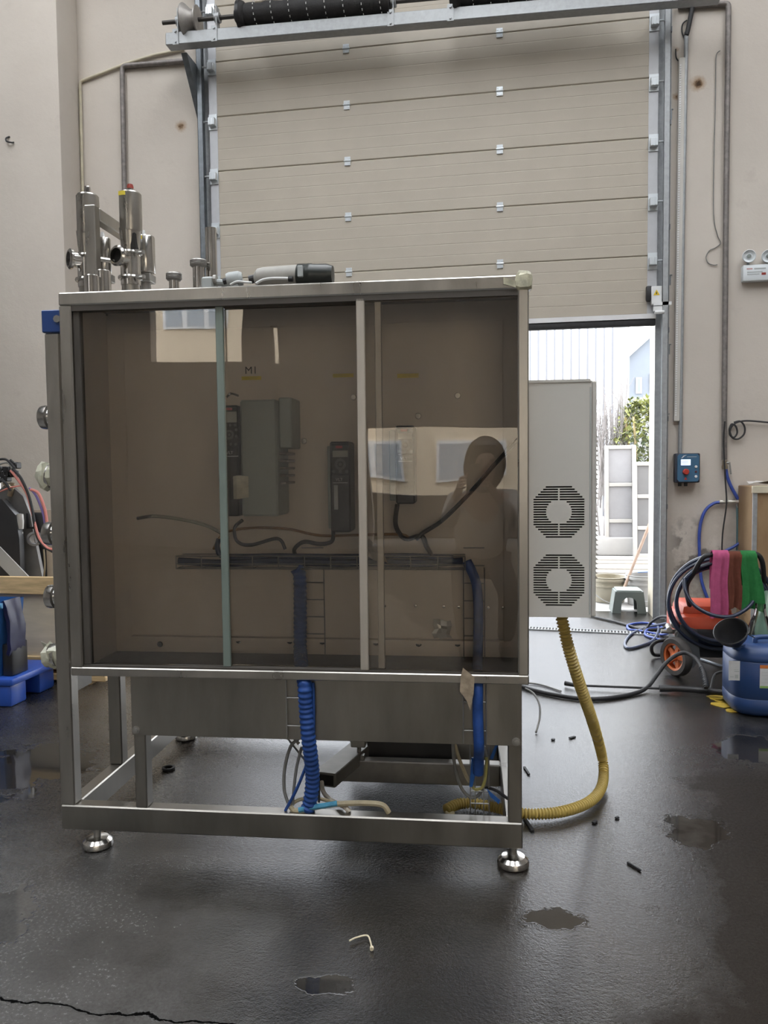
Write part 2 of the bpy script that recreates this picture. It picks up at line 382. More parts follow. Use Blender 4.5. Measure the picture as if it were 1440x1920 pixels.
struct('wall_front', w, WALLM, 'off-white plastered end wall around the big doorway, rust-marked and flaking low down')
WGL = glass_mat('window_glass', (.95, .97, .96), 1.5); WAL = M('window_alu', (.5, .5, .5), .5, .3, var=.04)
for q, (x0, x1, z0, z1) in enumerate(ADDED_WINS):
    wf = MB(); fw = .06; nx = 2 + 2 * q; nz_ = 2 - q; sx, sz = (x1 - x0 - fw) / nx, (z1 - z0 - fw) / nz_
    for i in range(nx + 1): wf.box((x0 + sx * i, 6.64, z0), (x0 + sx * i + fw, 6.72, z1))
    for i in range(nz_ + 1): wf.box((x0, 6.645, z0 + sz * i), (x1, 6.715, z0 + sz * i + fw))
    wn = struct('window_%d' % (q + 1), wf, WAL, ('tall aluminium-framed window in the end wall left of the pilaster', 'long clerestory window high in the end wall above the pilaster')[q], 'window')  # window_1 and window_2 are added and unseen, only to light the floor
    for i in range(nx):
        for j in range(nz_): a_, b_ = x0 + fw + i * sx, z0 + fw + j * sz; MB().box((a_, 6.675, b_), (a_ + sx - fw, 6.681, b_ + sz - fw)).build('pane', WGL, wn)
struct('wall_pilaster', MB().box((-4.52, 6.24, 0), (-3.82, YF, 5.8), .01), WALLM, 'pale plastered pilaster standing proud at the far left of the end wall', 'wall')
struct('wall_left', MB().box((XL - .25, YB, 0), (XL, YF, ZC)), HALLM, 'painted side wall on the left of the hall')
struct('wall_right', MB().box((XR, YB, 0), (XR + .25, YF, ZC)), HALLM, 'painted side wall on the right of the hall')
# back wall (seen only as reflections in the cabinet's glazing): low doorway, high and narrow windows; taller right opening added as fill light
hx = [XL - .25, -4.85, -3.36, -2.84, -2.73, -1.26, 1.75, XR + .25]; w = MB()
def solid(x0, x1, z0, z1): w.box((x0, YB - .25, z0), (x1, YB, z1))
solid(hx[0], hx[1], 0, ZC); solid(hx[1], hx[2], 0, 3.02); solid(hx[1], hx[2], 4.6, ZC); solid(hx[2], hx[3], 0, ZC); solid(hx[3], hx[4], 0, 3.0); solid(hx[3], hx[4], 3.62, ZC)
solid(hx[4], hx[5], 0, ZC); solid(hx[5], hx[6], 1.86, ZC); solid(hx[6], 5.9, 3.3, ZC); solid(5.9, hx[7], 0, ZC)
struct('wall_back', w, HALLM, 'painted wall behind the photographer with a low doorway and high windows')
w = MB(); xs = [XL]
for (x, y, ww, hh, e) in SKYLIGHTS: xs += [x - ww / 2, x + ww / 2]
xs.append(XR)
for i in range(0, len(xs), 2): w.box((xs[i], YB, ZC - .05), (xs[i + 1], YF, ZC + .15))
for i in range(1, len(xs) - 1, 2):
    w.box((xs[i], YB, ZC - .05), (xs[i + 1], -3.8, ZC + .15)); w.box((xs[i], 5.2, ZC - .05), (xs[i + 1], YF, ZC + .15))
struct('ceiling', w, CEILM, 'hall roof with three long roof lights')
PAVE = M('pale_paving', (.36, .355, .345), .8, var=.1, scale=2, bump=.15, bscale=20)
struct('ground_outside', MB().box((-40, 6.84, -.12), (60, 90, -.004)), PAVE, 'pale sunlit yard outside the doorway', 'ground')
struct('ground_behind', MB().box((-30, -60, -.12), (30, YB - .3, -.004)), M('yard_asphalt', (.09, .085, .08), .85, var=.1), 'pale yard behind the hall seen in reflections', 'ground')

# drain channel across the floor
dr = thing('floor_drain', 'narrow slotted steel drain grate running across the floor by the doorway', 'drain', (0, 5.95, 0))
a = fp(700, 1165); e = fp(1262, 1191); MB().obox((a.x, a.y, .002), (e.x, e.y, .002), .085, .004).build('channel', DARKV, dr)
d = (e - a); n = int(d.length / .024); sl = MB(); px_ = d.normalized().cross(Vector((0, 0, 1)))
for i in range(n): q = a + d * ((i + .5) / n); sl.obox(q - px_ * .034 + Vector((0, 0, .006)), q + px_ * .034 + Vector((0, 0, .006)), .0085, .003)
for k in (-1, 1): sl.obox(a + px_ * .043 * k + Vector((0, 0, .005)), e + px_ * .045 * k + Vector((0, 0, .004)), .008, .008)
tag(sl.build('grate_bars', GALV, dr), 'galvanised grate bars', None, kind='stuff')

# ================================================================== sectional door
DPITCH, DB, PX0, PX1, DY = .457, 2.453, -2.575, 1.115, 6.50
door = thing('sectional_door', 'large cream sectional overhead door raised halfway above the doorway', 'door', ((PX0 + PX1) / 2, DY, DB))
prof = [(0, 0)]
for k in range(4): z = DPITCH * (k + 1) / 5; prof += [(0, z - .004), (.0011, z - .001), (.0011, z + .001), (0, z + .004)]
prof += [(0, DPITCH - .008), (.006, DPITCH - .0015), (.04, DPITCH - .0015), (.04, .0015), (.006, .0015), (0, .008)]
s0 = MB().prism([(DY + a, DB + c) for a, c in prof[1:]], (PX0, 0, 0), (0, 1, 0), (0, 0, 1), PX1 - PX0).build('door_section', CREAM, door, ang=20)
for k in range(1, 8): share(s0, door, (0, 0, DPITCH * k))
ENDC = M('end_cap_steel', (.47, .48, .50), .45, .3, var=.05, scale=10)
for x0, x1 in ((PX0 - .004, PX0 + .068), (PX1 - .068, PX1 + .004)):
    q = MB().box((x0, DY - .0035, DB + .004), (x1, DY + .041, DB + DPITCH - .006)).build('end_cap', ENDC, door)
    for k in range(1, 8): share(q, door, (0, 0, DPITCH * k))
h = MB(); h.box((-1.395, DY - .009, DB + DPITCH - .036), (-1.345, DY, DB + DPITCH + .034)); h.cyl((-1.4, DY - .01, DB + DPITCH), (-1.34, DY - .01, DB + DPITCH), .007, n=8)
for zz in (-.022, .02): 
    for xx in (-1.383, -1.357): h.cyl((xx, DY - .013, DB + DPITCH + zz), (xx, DY - .008, DB + DPITCH + zz), .005, n=6)
ZINC = M('bright_zinc', (.62, .66, .69), .35, .35, var=.06)
h0 = h.build('hinge', ZINC, door)
for k in range(7):
    for dx in (0, 1.262, -1.25 + .0):
        if (k, dx) != (0, 0) and dx > -1: share(h0, door, (dx, 0, DPITCH * k))
for sx, x in ((1, PX0 + .03), (-1, PX1 - .03)):
    h = MB(); z = DB + DPITCH; h.box((x - .036, DY - .012, z - .11), (x + .036, DY - .004, z + .02)); h.box((x - .03, DY - .055, z - .085), (x + .03, DY - .012, z - .02), .004)
    for xx in (-.014, .012): h.box((x + xx - .004, DY - .059, z - .08), (x + xx + .004, DY - .054, z - .03))
    h.cyl((x, DY - .035, z - .05), (x - sx * .11, DY - .035, z - .05), .008, n=8)
    q = h.build('roller_hinge', ZINC, door)
    for k in range(1, 7): share(q, door, (0, 0, DPITCH * k))
MB().box((PX0, DY - .006, DB - .035), (PX1, DY + .046, DB + .004)).build('bottom_rail', M('white_alu', (.75, .75, .76), .4, .2, var=.04), door)
MB().box((PX0, DY + .002, DB - .09), (PX1, DY + .038, DB - .035), .008).build('bottom_seal', RUBBER, door)
# latch gear on the lower right corner of the door
lt = MB(); c = wp(1231, 552, DY - .06); lt.box((c.x - .038, DY - .06, c.z - .075), (c.x + .042, DY - .012, c.z + .065), .003); lt.build('lock_plate', WHITE, door)
tri = MB().prism([(-.024, -.018), (.024, -.018), (0, .026)], (c.x, DY - .0605, c.z + .012), (1, 0, 0), (0, 0, 1), .001).build('warning_triangle', M('warning_yellow', (.72, .5, .02), .5, var=.05), door)
MB().prism([(-.004, -.008), (.004, -.008), (.003, .01), (-.003, .01)], (c.x, DY - .0625, c.z + .01), (1, 0, 0), (0, 0, 1), .001).build('warning_mark', BLACK, tri)
c = wp(1217, 550, DY - .04); MB().box((c.x - .022, DY - .05, c.z - .06), (c.x + .022, DY - .004, c.z + .06), .012).build('lock_handle', BLACK, door)
c = wp(1240, 570, DY - .06); b_ = MB(); b_.box((c.x - .06, DY - .075, c.z - .012), (c.x + .075, DY - .058, c.z + .014)); b_.box((c.x - .06, DY - .072, c.z - .055), (c.x + .04, DY - .058, c.z - .018)); b_.cyl((c.x - .05, DY - .07, c.z - .065), (c.x + .02, DY - .07, c.z - .065), .014, n=10)
b_.build('bolt_bracket', WHITE, door)

# tracks either side of the doorway
for nm, lab, x, sx in (('a', 'galvanised vertical door track left of the cream door', PX0 - .055, 1), ('b', 'galvanised vertical door track on the right jamb of the doorway', PX1 + .055, -1)):
    t = thing('door_track', lab, 'door track', (x, DY, 0))
    k = MB(); k.box((x - sx * .045, DY - .012, 0), (x - sx * .040, YF, 6.6)); k.box((x - sx * .045, YF - .006, 0), (x + sx * .05, YF, 6.6)); k.build('wall_angle', GALV, t)
    k = MB(); y0 = DY - .075; k.box((x - sx * .028, y0, .02), (x - sx * .024, y0 + .056, 6.6)); k.box((x - sx * .028, y0, .02), (x + sx * .018, y0 + .003, 6.6)); k.box((x - sx * .028, y0 + .053, .02), (x + sx * .018, y0 + .056, 6.6))
    k.box((x + sx * .016, y0, .02), (x + sx * .018, y0 + .014, 6.6)); k.build('roller_channel', GALVD if sx == 1 else GALV, t)
    bl = None
    for z in (.12, .9, 1.6, 2.3, 3.1, 3.9, 4.6):
        if bl is None: bl = MB().box((x - sx * .044, DY - .03, z), (x - sx * .02, DY - .0, z + .04)).build('track_bracket', GALVD, t)
        else: share(bl, t, (0, 0, z - .12))
# pale frame trim of the doorway
struct('trim_1', MB().box((DX1 - .012, 6.56, 0), (DX1 + .0, 6.84, DZ)), M('cream_trim', (.5, .45, .36), .5, var=.05), 'cream trim on the outer right jamb of the doorway', 'trim')

# ------------------------------------------------------------------ torsion spring gear over the door
TY = 6.2
ts = thing('torsion_spring_assembly', 'galvanised beam with torsion shaft, cable drum and black sleeved springs above the door', 'door gear', wp(600, 60, TY))
A = wp(315, 79, TY); B = wp(1225, 0, TY); D = (B - A).normalized(); E_ = A + D * 4.3
k = MB().obox(A, E_, .10, .10, bev=.006); k.build('support_beam', GALV, ts)
U = Vector((0, 0, 1)); S0 = wp(305, 43, TY - .02); S1 = S0 + D * 4.3
MB().cyl(S0, S1, .0165, n=12).build('shaft', M('dark_shaft', (.07, .065, .06), .5, .6, var=.2), ts)
def along(px): # point on the shaft that shows at column px
    lo, hi = 0., 4.4
    for _ in range(40):
        m_ = (lo + hi) / 2; q = RCAM.transposed() @ (S0 + D * m_ - CAM)
        if 720 + FPX * q.x / -q.z < px: lo = m_
        else: hi = m_
    return S0 + D * lo
c = along(358); MB().lathe([(.018, -.06), (.125, -.06), (.13, -.05), (.12, -.035), (.085, .0), (.07, .03), (.075, .045), (.105, .055), (.105, .065), (.018, .065)], c, D, 28).build('cable_drum', M('drum_alloy', (.33, .31, .29), .5, .5, var=.15, scale=20), ts)
b0 = None
for px in (336, 408, 738, 850):
    c = along(px); bz = (A + D * (c - A).dot(D)).z
    k = MB(); k.obox(Vector((c.x, c.y + .0, bz - .03)), Vector((c.x, c.y, c.z + .085)), .006, .075, up=(0, 1, 0)); k.obox(Vector((c.x - .02, TY - .054, bz - .055)), Vector((c.x - .02, TY - .054, bz + .07)), .05, .006, up=(0, 1, 0))
    k.lathe([(.02, -.02), (.04, -.02), (.04, .02), (.02, .02)], c, D, 16); k.cyl((c.x - .02, TY - .066, bz + .05), (c.x - .02, TY - .05, bz + .05), .011, n=6); k.cyl((c.x - .02, TY - .066, bz - .035), (c.x - .02, TY - .05, bz - .035), .009, n=6)
    k.build('bearing_bracket', GALV, ts)
SLV = M('black_mesh_sleeve', (.016, .015, .015), .75, var=.3, scale=40, bump=.5, bscale=90)
DASH = M('white_stitch', (.6, .6, .58), .7, var=.05)
for x0, x1 in ((448, 732), (850, 1140)):
    p, q = along(x0), along(x1); ln = (q - p).length; rn = random.Random(x0); prof = [(0, 0), (.105, 0), (.11, .02), (.1, .05)]
    for i in range(40): prof.append((.083 + .006 * math.sin(i * 1.1) + rn.uniform(-.003, .003), .06 + (ln - .12) * i / 39))
    prof += [(.095, ln - .04), (.1, ln - .005), (0, ln)]
    o = MB().lathe(prof, p, D, 28).build('spring_sleeve', SLV, ts, ang=60)
    MB().lathe([(.018, -.03), (.045, -.03), (.06, -.0), (.11, .0), (.11, .028), (.018, .028)], p, D, 24).build('winding_cone', BLACK, ts)
    k = MB(); ax, ay = perp(D); ns = 8
    for r in range(ns):
        for j in range(14):
            t_ = j / 14 * 2 * math.pi; c = p + D * (.12 + (ln - .22) * r / (ns - 1) + .05 * j / 14) + (ax * math.cos(t_) + ay * math.sin(t_)) * .089
            tn = (-ax * math.sin(t_) + ay * math.cos(t_)); k.obox(c - tn * .008, c + tn * .008, .005, .006, up=(ax * math.cos(t_) + ay * math.sin(t_)))
    tag(k.build('stitching', DASH, o), None, None, kind='stuff')
q = wp(346, 95, TY); g = MB(); g.add([Vector((q.x, TY + .03, q.z)), Vector((q.x, YF, q.z)), Vector((q.x, YF, q.z - .42)), Vector((q.x + .006, TY + .03, q.z)), Vector((q.x + .006, YF, q.z)), Vector((q.x + .006, YF, q.z - .42))], [(0, 1, 2), (5, 4, 3), (0, 3, 4, 1), (1, 4, 5, 2), (2, 5, 3, 0)])
g.obox(Vector((q.x - .02, TY + .03, q.z)), Vector((q.x - .02, YF - .002, q.z - .42)), .045, .005); g.build('gusset_bracket', GALVD, ts)

# ================================================================== the stainless machine with its glazed control cabinet
def dep(x, y, v): return v / ray(x, y).dot(EY)
def lpx(mb, x, v, prof, n=24):                          # upright turned shape from its silhouette: (half width, row) pairs at column x
    pts = []
    for hw, y in prof: pts.append((hw * dep(x, y, v) / FPX, mp(x, y, v).z))
    u = mp(x, prof[0][1], v).x; return mb.lathe([(r, z) for r, z in pts], (u, v, 0), (0, 0, 1), n)

U0, U1, Z0, Z1, V0, V1 = -1.287, .169, .594, 1.812, 2.33, 2.66
mach = thing('process_machine', 'large stainless steel machine with a smoked-glass control cabinet on an open base frame', 'machine', (-.6, 2.9, 0), MS)
def part(mb, name, mat, parent=mach, ang=28): return mb.build(name, mat, parent, MS, ang)
# base frame
ZB0, ZB1, F0, F1 = .065, .148, 2.368, 2.418
part(MB().box((-1.36, F0, ZB0), (.152, F1, ZB1), .004), 'bottom_beam', STEELB)
for a, b in ((-1.36, -1.31), (.100, .150)): part(MB().box((a, F1, ZB0), (b, 3.5, ZB1), .004), 'side_beam', STEELB)
for v in (2.835, 3.07, 3.45): part(MB().box((-.50 if v < 3.4 else -1.31, v, ZB0), (.1, v + .05, ZB1), .004), 'cross_beam', STEELD)
part(MB().box((-1.36, F0 + .001, ZB1), (-1.31, F1, 1.694), .004), 'leg', STEEL)
part(MB().box((-1.10, F0 + .002, ZB1), (-1.06, F1, Z0), .003), 'post', STEELB)
part(MB().box((.108, F0 + .002, ZB1), (.15, F1, Z0), .003), 'post', STEELB)
part(MB().box((-1.36, 2.72, ZB1), (-1.31, 2.77, 1.78), .004), 'rear_post', STEELB)
part(MB().box((.1, 3.40, ZB1), (.15, 3.45, 1.78), .004), 'rear_post', STEELB)
part(MB().box((-1.36, 3.40, ZB1), (-1.31, 3.45, 1.78), .004), 'rear_post', STEELB)
sk = part(MB().box((-1.103, F0 - .004, .393), (.149, F0 + .001, Z0), .001), 'skirt_panel', STEELB)
for u, z in ((-1.088, .41), (.132, .407)): part(MB().lathe([(0, 0), (.013, 0), (.013, .004), (.008, .004), (.008, .01), (0, .011)], (u, F0 - .004, z), (0, -1, 0), 12), 'bolt', STEELD, sk)
part(MB().box((-1.45, 2.72, 1.78), (.15, 3.45, 1.80), .003), 'top_plate', STEELD)
for x, y, z in ((183, 1587, 0), (962, 1622, 0)):
    p = fm(x, y); p.y = (F0 + F1) / 2
    f = part(MB().lathe([(0, 0), (.044, 0), (.05, .006), (.05, .012), (.047, .022), (.036, .032), (.016, .036), (0, .036)], (p.x, p.y, 0), n=28), 'levelling_foot', POLISH)
    part(MB().cyl((p.x, p.y, .034), (p.x, p.y, ZB0 + .002), .012, n=12), 'stem', STEELD, f)
for u in (-1.33, .12):
    f = part(MB().lathe([(0, 0), (.044, 0), (.05, .006), (.05, .012), (.047, .022), (.036, .032), (.016, .036), (0, .036)], (u, 3.42, 0), n=20), 'levelling_foot', POLISH)
    part(MB().cyl((u, 3.42, .034), (u, 3.42, ZB0 + .002), .012, n=12), 'stem', STEELD, f)
# edge plate with pipe nozzles at the left, blue clamp block on top
part(MB().box((-1.367, F0 + .0, 1.697), (-1.30, F1 + .03, 1.768), .003), 'clamp_block', M('blue_paint', (.02, .06, .22), .4, var=.15))
part(MB().cyl((-1.312, F0 - .006, 1.738), (-1.312, F0 + .01, 1.738), .012, n=8), 'clamp_bolt', STEELD)
part(MB().box((-1.367, F1, .5), (-1.345, F1 + .16, 1.69), .002), 'edge_plate', STEELD)
for i, (x, y, wrap) in enumerate(((76, 783, 0), (82, 893, 1), (92, 1000, 0), (97, 1118, 0), (96, 1227, 1))):
    p = mp(x, y, 2.46); k = MB().lathe([(0, .055), (.038, .055), (.04, .045), (.04, .03), (.032, .026), (.028, .0), (.026, -.03), (0, -.03)], (-1.372, 2.46, p.z), (-1, 0, 0), 24)
    nz = part(k, 'nozzle', POLISH)
    if wrap:
        k = MB(); rn = random.Random(i); prof = [(0, .072)] + [(.043 + rn.uniform(-.006, .008), .066 - .011 * j) for j in range(6)]; k.lathe(prof, (-1.372, 2.46, p.z), (-1, 0, 0), 14)
        k.v = [v + Vector([rn.uniform(-.006, .006) for _ in range(3)]) for v in k.v]
        if i == 4: k.sheet([[Vector((-1.42 - .018 * a, 2.45 + .015 * b, p.z + .03 + .008 * a - .022 * b)) for b in range(3)] for a in range(3)], .001)
        part(k, 'plastic_wrap', M('pale_wrap', (.62, .62, .5), .35, var=.15, scale=30), nz)
for z in (.78, .93): part(MB().cyl((-1.312, F0 + .025, z), (-1.303, F0 + .025, z), .012, n=8), 'bolt', STEELD)
# cabinet shell
part(MB().box((U0, V0, Z1 - .04), (U1, V0 + .04, Z1), .004), 'frame_rail', STEEL)
part(MB().box((U0 + .0, V0, Z0), (U1, V0 + .04, Z0 + .028), .003), 'frame_rail', STEEL)
part(MB().box((U0, V0 + .0005, Z0 + .028), (U0 + .04, V0 + .04, Z1 - .04), .004), 'frame_post', STEEL)
part(MB().box((U1 - .032, V0 + .0005, Z0 + .028), (U1, V0 + .04, Z1 - .04), .004), 'frame_post', STEEL)
PLATE = M('cabinet_sheet', (.80, .72, .63), .5, .05, var=.1, scale=3, rvar=.06, stretch=(1, 1, .4))
DARKS = M('cabinet_dark_sheet', (.10, .09, .08), .6, .3, var=.15, scale=4)
part(MB().box((U0 + .002, V0 + .04, Z0), (U0 + .006, V1, Z1)), 'cabinet_side', PLATE)
part(MB().box((U1 - .006, V0 + .04, Z0), (U1 - .002, V1, Z1)), 'cabinet_side', PLATE)
part(MB().box((U0 + .006, V0 + .04, Z1 - .006), (U1 - .006, V1, Z1 - .002)), 'cabinet_roof', DARKS)
part(MB().box((U0 + .006, V0 + .04, Z0 + .002), (U1 - .006, V1, Z0 + .006)), 'cabinet_floor', DARKS)
VB = 2.63
part(MB().box((U0 + .006, VB + .014, Z0 + .006), (U1 - .006, V1, Z1 - .006)), 'cabinet_back', PLATE)
bp_ = part(MB().box((-1.215, VB, .665), (.105, VB + .003, 1.74), .001), 'mounting_plate', PLATE)
part(MB().box((-1.215, VB - .012, .648), (.105, VB + .012, .66)), 'plate_flange', PLATE, bp_)
for x, y in ((300, 1208), (447, 1201), (543, 1202), (604, 1203), (705, 1205), (785, 1207), (858, 1207), (570, 827), (858, 742), (784, 780), (663, 745)):
    p = mp(x, y, VB); part(MB().lathe([(0, 0), (.011, 0), (.009, .005), (0, .006)], (p.x, VB, p.z), (0, -1, 0), 8), 'plate_bolt', DARKV if y > 1100 else STEEL, bp_)
for x, y in ((721, 1136), (779, 1136), (832, 1137), (860, 1138), (915, 1139), (943, 1139)):    # small glinting screw heads
    p = mp(x, y, VB); part(MB().lathe([(0, 0), (.006, 0), (.005, .004), (0, .005)], (p.x, VB - .0, p.z), (0, -1, 0), 8), 'screw', POLISH, bp_)
for i, (x0, y0, x1, y1) in enumerate(((453, 706, 490, 712), (624, 701, 663, 707), (745, 701, 785, 708))):
    a = mp(x0, y0, VB); b = mp(x1, y1, VB); l_ = part(MB().box((a.x, VB - .0012, b.z), (b.x, VB, a.z)), 'yellow_label', YELLOW, bp_)
p = mp(471, 695, VB); text('M1', .036, bp_, M('pen_ink', (.05, .045, .04), .6), MS, (p.x, VB - .0008, p.z), (1, .0, 0), (0, 0, 1), name='handwriting')
# door tracks and sliding panes
for z, nm in ((Z1 - .058, 'top_track'), (Z0 + .028, 'bottom_track')): part(MB().box((U0 + .04, V0 + .004, z), (U1 - .032, V0 + .038, z + (.018 if nm[0] == 't' else .006))), nm, DARKS)
part(MB().box((U0 + .04, V0 + .012, Z0 + .034), (U0 + .062, V0 + .036, Z1 - .058), .002), 'side_track', DARKS)
ALU = M('stile_aluminium', (.60, .56, .50), .42, .7, var=.1, scale=20, stretch=(1, 1, .2))
GREEN = M('glass_edge', (.22, .27, .245), .3, .1, var=.12, scale=20, stretch=(1, 1, .2))
def pane(u0, u1, v, stiles):
    p = part(MB().box((u0, v, Z0 + .036), (u1, v + .004, Z1 - .06)), 'sliding_pane', PANE)
    for a, w_, mt, dv in stiles: part(MB().box((a, v - dv, Z0 + .034), (a + w_, v + .008, Z1 - .05), .002), 'stile', mt, p)
    return p
uA = mp(417, 900, V0 + .02).x; uB = mp(668, 600, V0 + .012).x; uC = mp(702, 600, V0 + .03).x
pane(U0 + .06, uA + .018, V0 + .022, ((uA - .010, .024, GREEN, .006),))
pane(uA - .004, uC + .02, V0 + .033, ((uC, .021, ALU, .004),))
pane(uB, U1 - .03, V0 + .010, ((uB, .026, ALU, .006),))
# plastic wrap on the upper right corner, torn paper stuck on the lower rail
k = MB().box((.128, V0 - .008, 1.765), (.180, V0 + .06, 1.822), .014); rn = random.Random(3); k.v = [v + Vector([rn.uniform(-.005, .005) for _ in range(3)]) for v in k.v]
k.sheet([[Vector((.095 + .012 * a, V0 - .003, 1.806 - .02 * b - .004 * a)) for b in range(2)] for a in range(4)], .002)
part(k, 'corner_wrap', M('corner_wrap', (.58, .56, .42), .4, var=.3, scale=40, bump=.4), ang=20)
a = [mp(x, y, V0 - .004) for x, y in ((868, 1252), (890, 1270), (888, 1300), (882, 1332), (874, 1312), (862, 1296), (864, 1268))]
part(MB().prism([(q.x, q.z) for q in a], (0, V0 - .003, 0), (1, 0, 0), (0, 0, 1), .0015), 'torn_paper', M('torn_paper', (.36, .29, .21), .7, var=.3, scale=40))
# wire trays
WIRE = M('zinc_wire', (.42, .42, .41), .4, .8, var=.1)
def wtray(pts, name='wire_tray'): 
    k = MB()
    for a, b in pts: k.cyl(a, b, .0022, n=6)
    return part(k, name, WIRE, bp_)
vt = VB - .07; ua = mp(330, 1045, vt).x; ub = mp(872, 1045, vt).x; zt = mp(600, 1043, vt).z; zm = mp(600, 1058, vt).z; zl = mp(600, 1067, vt).z; L_ = []
for z, v in ((zt, vt), (zm, vt), (zl, vt), (zl, VB - .03), (zt, VB - .008)): L_.append(((ua, v, z), (ub, v, z)))
n = 11
for i in range(n + 1): u = ua + (ub - ua) * i / n; L_ += [((u, vt, zt), (u, vt, zl)), ((u, vt, zl), (u, VB - .008, zl))]
wtray(L_)
for x0, x1 in ((546, 590), (868, 910)):
    L_ = []; a = mp(x0, 1100, 2.45).x; b = mp(x1, 1100, 2.45).x
    for u in (a, b): L_.append(((u, F0 - .012, .40), (u, F0 - .012, Z0))); L_.append(((u, VB - .02, Z0 + .01), (u, VB - .02, zl)))
    for z in (.44, .53): L_.append(((a, F0 - .01, z), (b, F0 - .01, z)))
    for j in range(6): L_.append(((a, VB - .02, .68 + .06 * j), (b, VB - .02, .68 + .06 * j)))
    wtray([l for l in L_ if l[0][1] < 2.5], 'cable_ladder'); wtray([l for l in L_ if l[0][1] > 2.5], 'cable_ladder')
# right hand tray below the skirt
L_ = []; aa = [mp(x, 1500, 2.44).x for x in (882, 891, 907, 917)]
for u in aa: L_.append(((u, 2.45, .135), (u, 2.45, .40)))
L_.append(((aa[0], 2.45, .21), (aa[3], 2.45, .21))); L_.append(((aa[0], 2.45, .17), (aa[3], 2.45, .17)))
wtray(L_, 'cable_ladder')

# tank and chute beneath / behind the skirt
k = MB(); za = mp(760, 1432, 2.98).z; ul, ur = mp(688, 1432, 2.98).x, mp(850, 1432, 2.98).x
k.add([(ul + .02, 2.93, za), (ur, 2.93, za), (ur, 3.38, za), (ul + .02, 3.38, za), (ul - .06, 2.93, .75), (ur + .02, 2.93, .75), (ur + .02, 3.38, .75), (ul - .06, 3.38, .75)], [(0, 3, 2, 1), (4, 5, 6, 7), (0, 1, 5, 4), (1, 2, 6, 5), (2, 3, 7, 6), (3, 0, 4, 7)])
part(k, 'tank', M('dark_tank', (.05, .05, .052), .5, .4, var=.2, scale=6))
k = MB(); p0 = mp(608, 1462, 2.62); p1 = mp(700, 1385, 3.1); k.obox(p0, p1, .085, .05, bev=.003); part(k, 'chute', M('chute_steel', (.22, .21, .19), .55, .6, var=.15, scale=8))
k = MB().obox(p0 + Vector((0, -.002, 0)), p0 + (p1 - p0) * .05, .07, .036); part(k, 'chute_mouth', DARKV)
k = MB(); q = mp(672, 1410, 2.84); k.box((q.x - .02, 2.845, .148), (q.x + .02, 2.87, .165)); k.cyl((q.x, 2.857, .16), (q.x, 2.857, .21), .008, n=8); k.box((q.x - .028, 2.83, .20), (q.x + .028, 2.885, .235), .003); k.cyl((q.x, 2.857, .23), (q.x, 2.857, .29), .012, n=8); k.cyl((q.x, 2.857, .1485), (q.x, 2.857, .156), .016, n=6); part(k, 'jack_screw', STEELD)
k = MB(); k.obox(mp(560, 1395, 3.0), mp(525, 1360, 3.0), .03, .03); k.obox(mp(545, 1388, 2.7), mp(575, 1425, 2.55), .012, .012); part(k, 'support_arm', STEELD)

# ------------------------------------------------------------------ things in the cabinet: drives
def at(v): return lambda x, y: mp(x, y, v)
SCREEN = M('lcd_grey', (.40, .42, .38), .4, var=.05); REDB = M('red_badge', (.45, .03, .04), .5); BTN = M('key_grey', (.13, .14, .14), .5, var=.1)
PRINT = M('white_print', (.55, .56, .56), .6)
def keypad(parent, v, x0, x1, y0, y1, screen, cx, cy, r, rows):
    P = at(v); a = P(x0, y0); b = P(x1, y1)
    kp = part(MB().box((a.x, v, b.z), (b.x, v + .012, a.z), .003), 'keypad', BLACK, parent)
    s = [P(screen[0], screen[1]), P(screen[2], screen[3])]; part(MB().box((s[0].x, v - .0015, s[1].z), (s[1].x, v + .002, s[0].z)), 'display', SCREEN, kp)
    w = abs(b.x - a.x); c = P(cx, cy); rr = r * dep(cx, cy, v) / FPX
    part(MB().lathe([(rr * .55, 0), (rr * .55, .003), (rr, .003), (rr, 0)], (c.x, v + .001, c.z), (0, -1, 0), 20), 'key_ring', BTN, kp)
    k0 = None
    for (kx, ky) in rows + [(cx, cy)]:
        q = P(kx, ky); part(MB().lathe([(0, .004), (rr * .28, .004), (rr * .3, 0)], (q.x, v + .001, q.z), (0, -1, 0), 10), 'key', BTN, kp)
    return kp
d1 = thing('variable_speed_drive', 'large grey-green drive with black keypad behind the middle sliding pane', 'drive', mp(470, 975, 2.55), MS, 'variable speed drives in the cabinet')
v = 2.47; P = at(v); DRV = M('drive_grey', (.42, .47, .45), .45, var=.05)
a, b = P(449, 750), P(505, 968); part(MB().box((a.x, v, b.z), (b.x + .03, VB - .001, a.z), .006), 'housing', DRV, d1)
a, b = P(412, 760), P(448, 968); part(MB().box((a.x, v + .004, b.z), (b.x, VB - .001, a.z), .004), 'front_cover', BLACK, d1)
kp = keypad(d1, v - .002, 413, 447, 762, 840, (423, 772, 444, 792), 430, 815, 9, [(424, 797), (432, 797), (441, 797), (424, 833), (433, 833), (442, 833), (443, 806), (443, 818)])
q = P(429, 767); part(MB().box((q.x - .012, v - .0035, q.z - .004), (q.x + .012, v, q.z + .004)), 'badge', REDB, kp)
q = P(430, 849); text('VLT', .014, d1, PRINT, MS, (q.x, v + .003, q.z), (1, 0, 0), (0, 0, 1))
a, b = P(424, 855), P(446, 856); part(MB().box((a.x, v + .002, b.z), (b.x, v + .005, a.z)), 'print_line', PRINT, d1)
a, b = P(505, 744), P(527, 840); part(MB().box((a.x + .022, v + .03, b.z), (b.x + .03, VB - .001, a.z), .004), 'side_housing', DRV, d1)
k = MB()
for j in range(5): q = P(516, 850 + 14 * j); k.box((q.x, v + .03, q.z - .004), (q.x + .03, VB - .001, q.z + .004), .002)
part(k, 'terminal_rails', STEELD, d1)
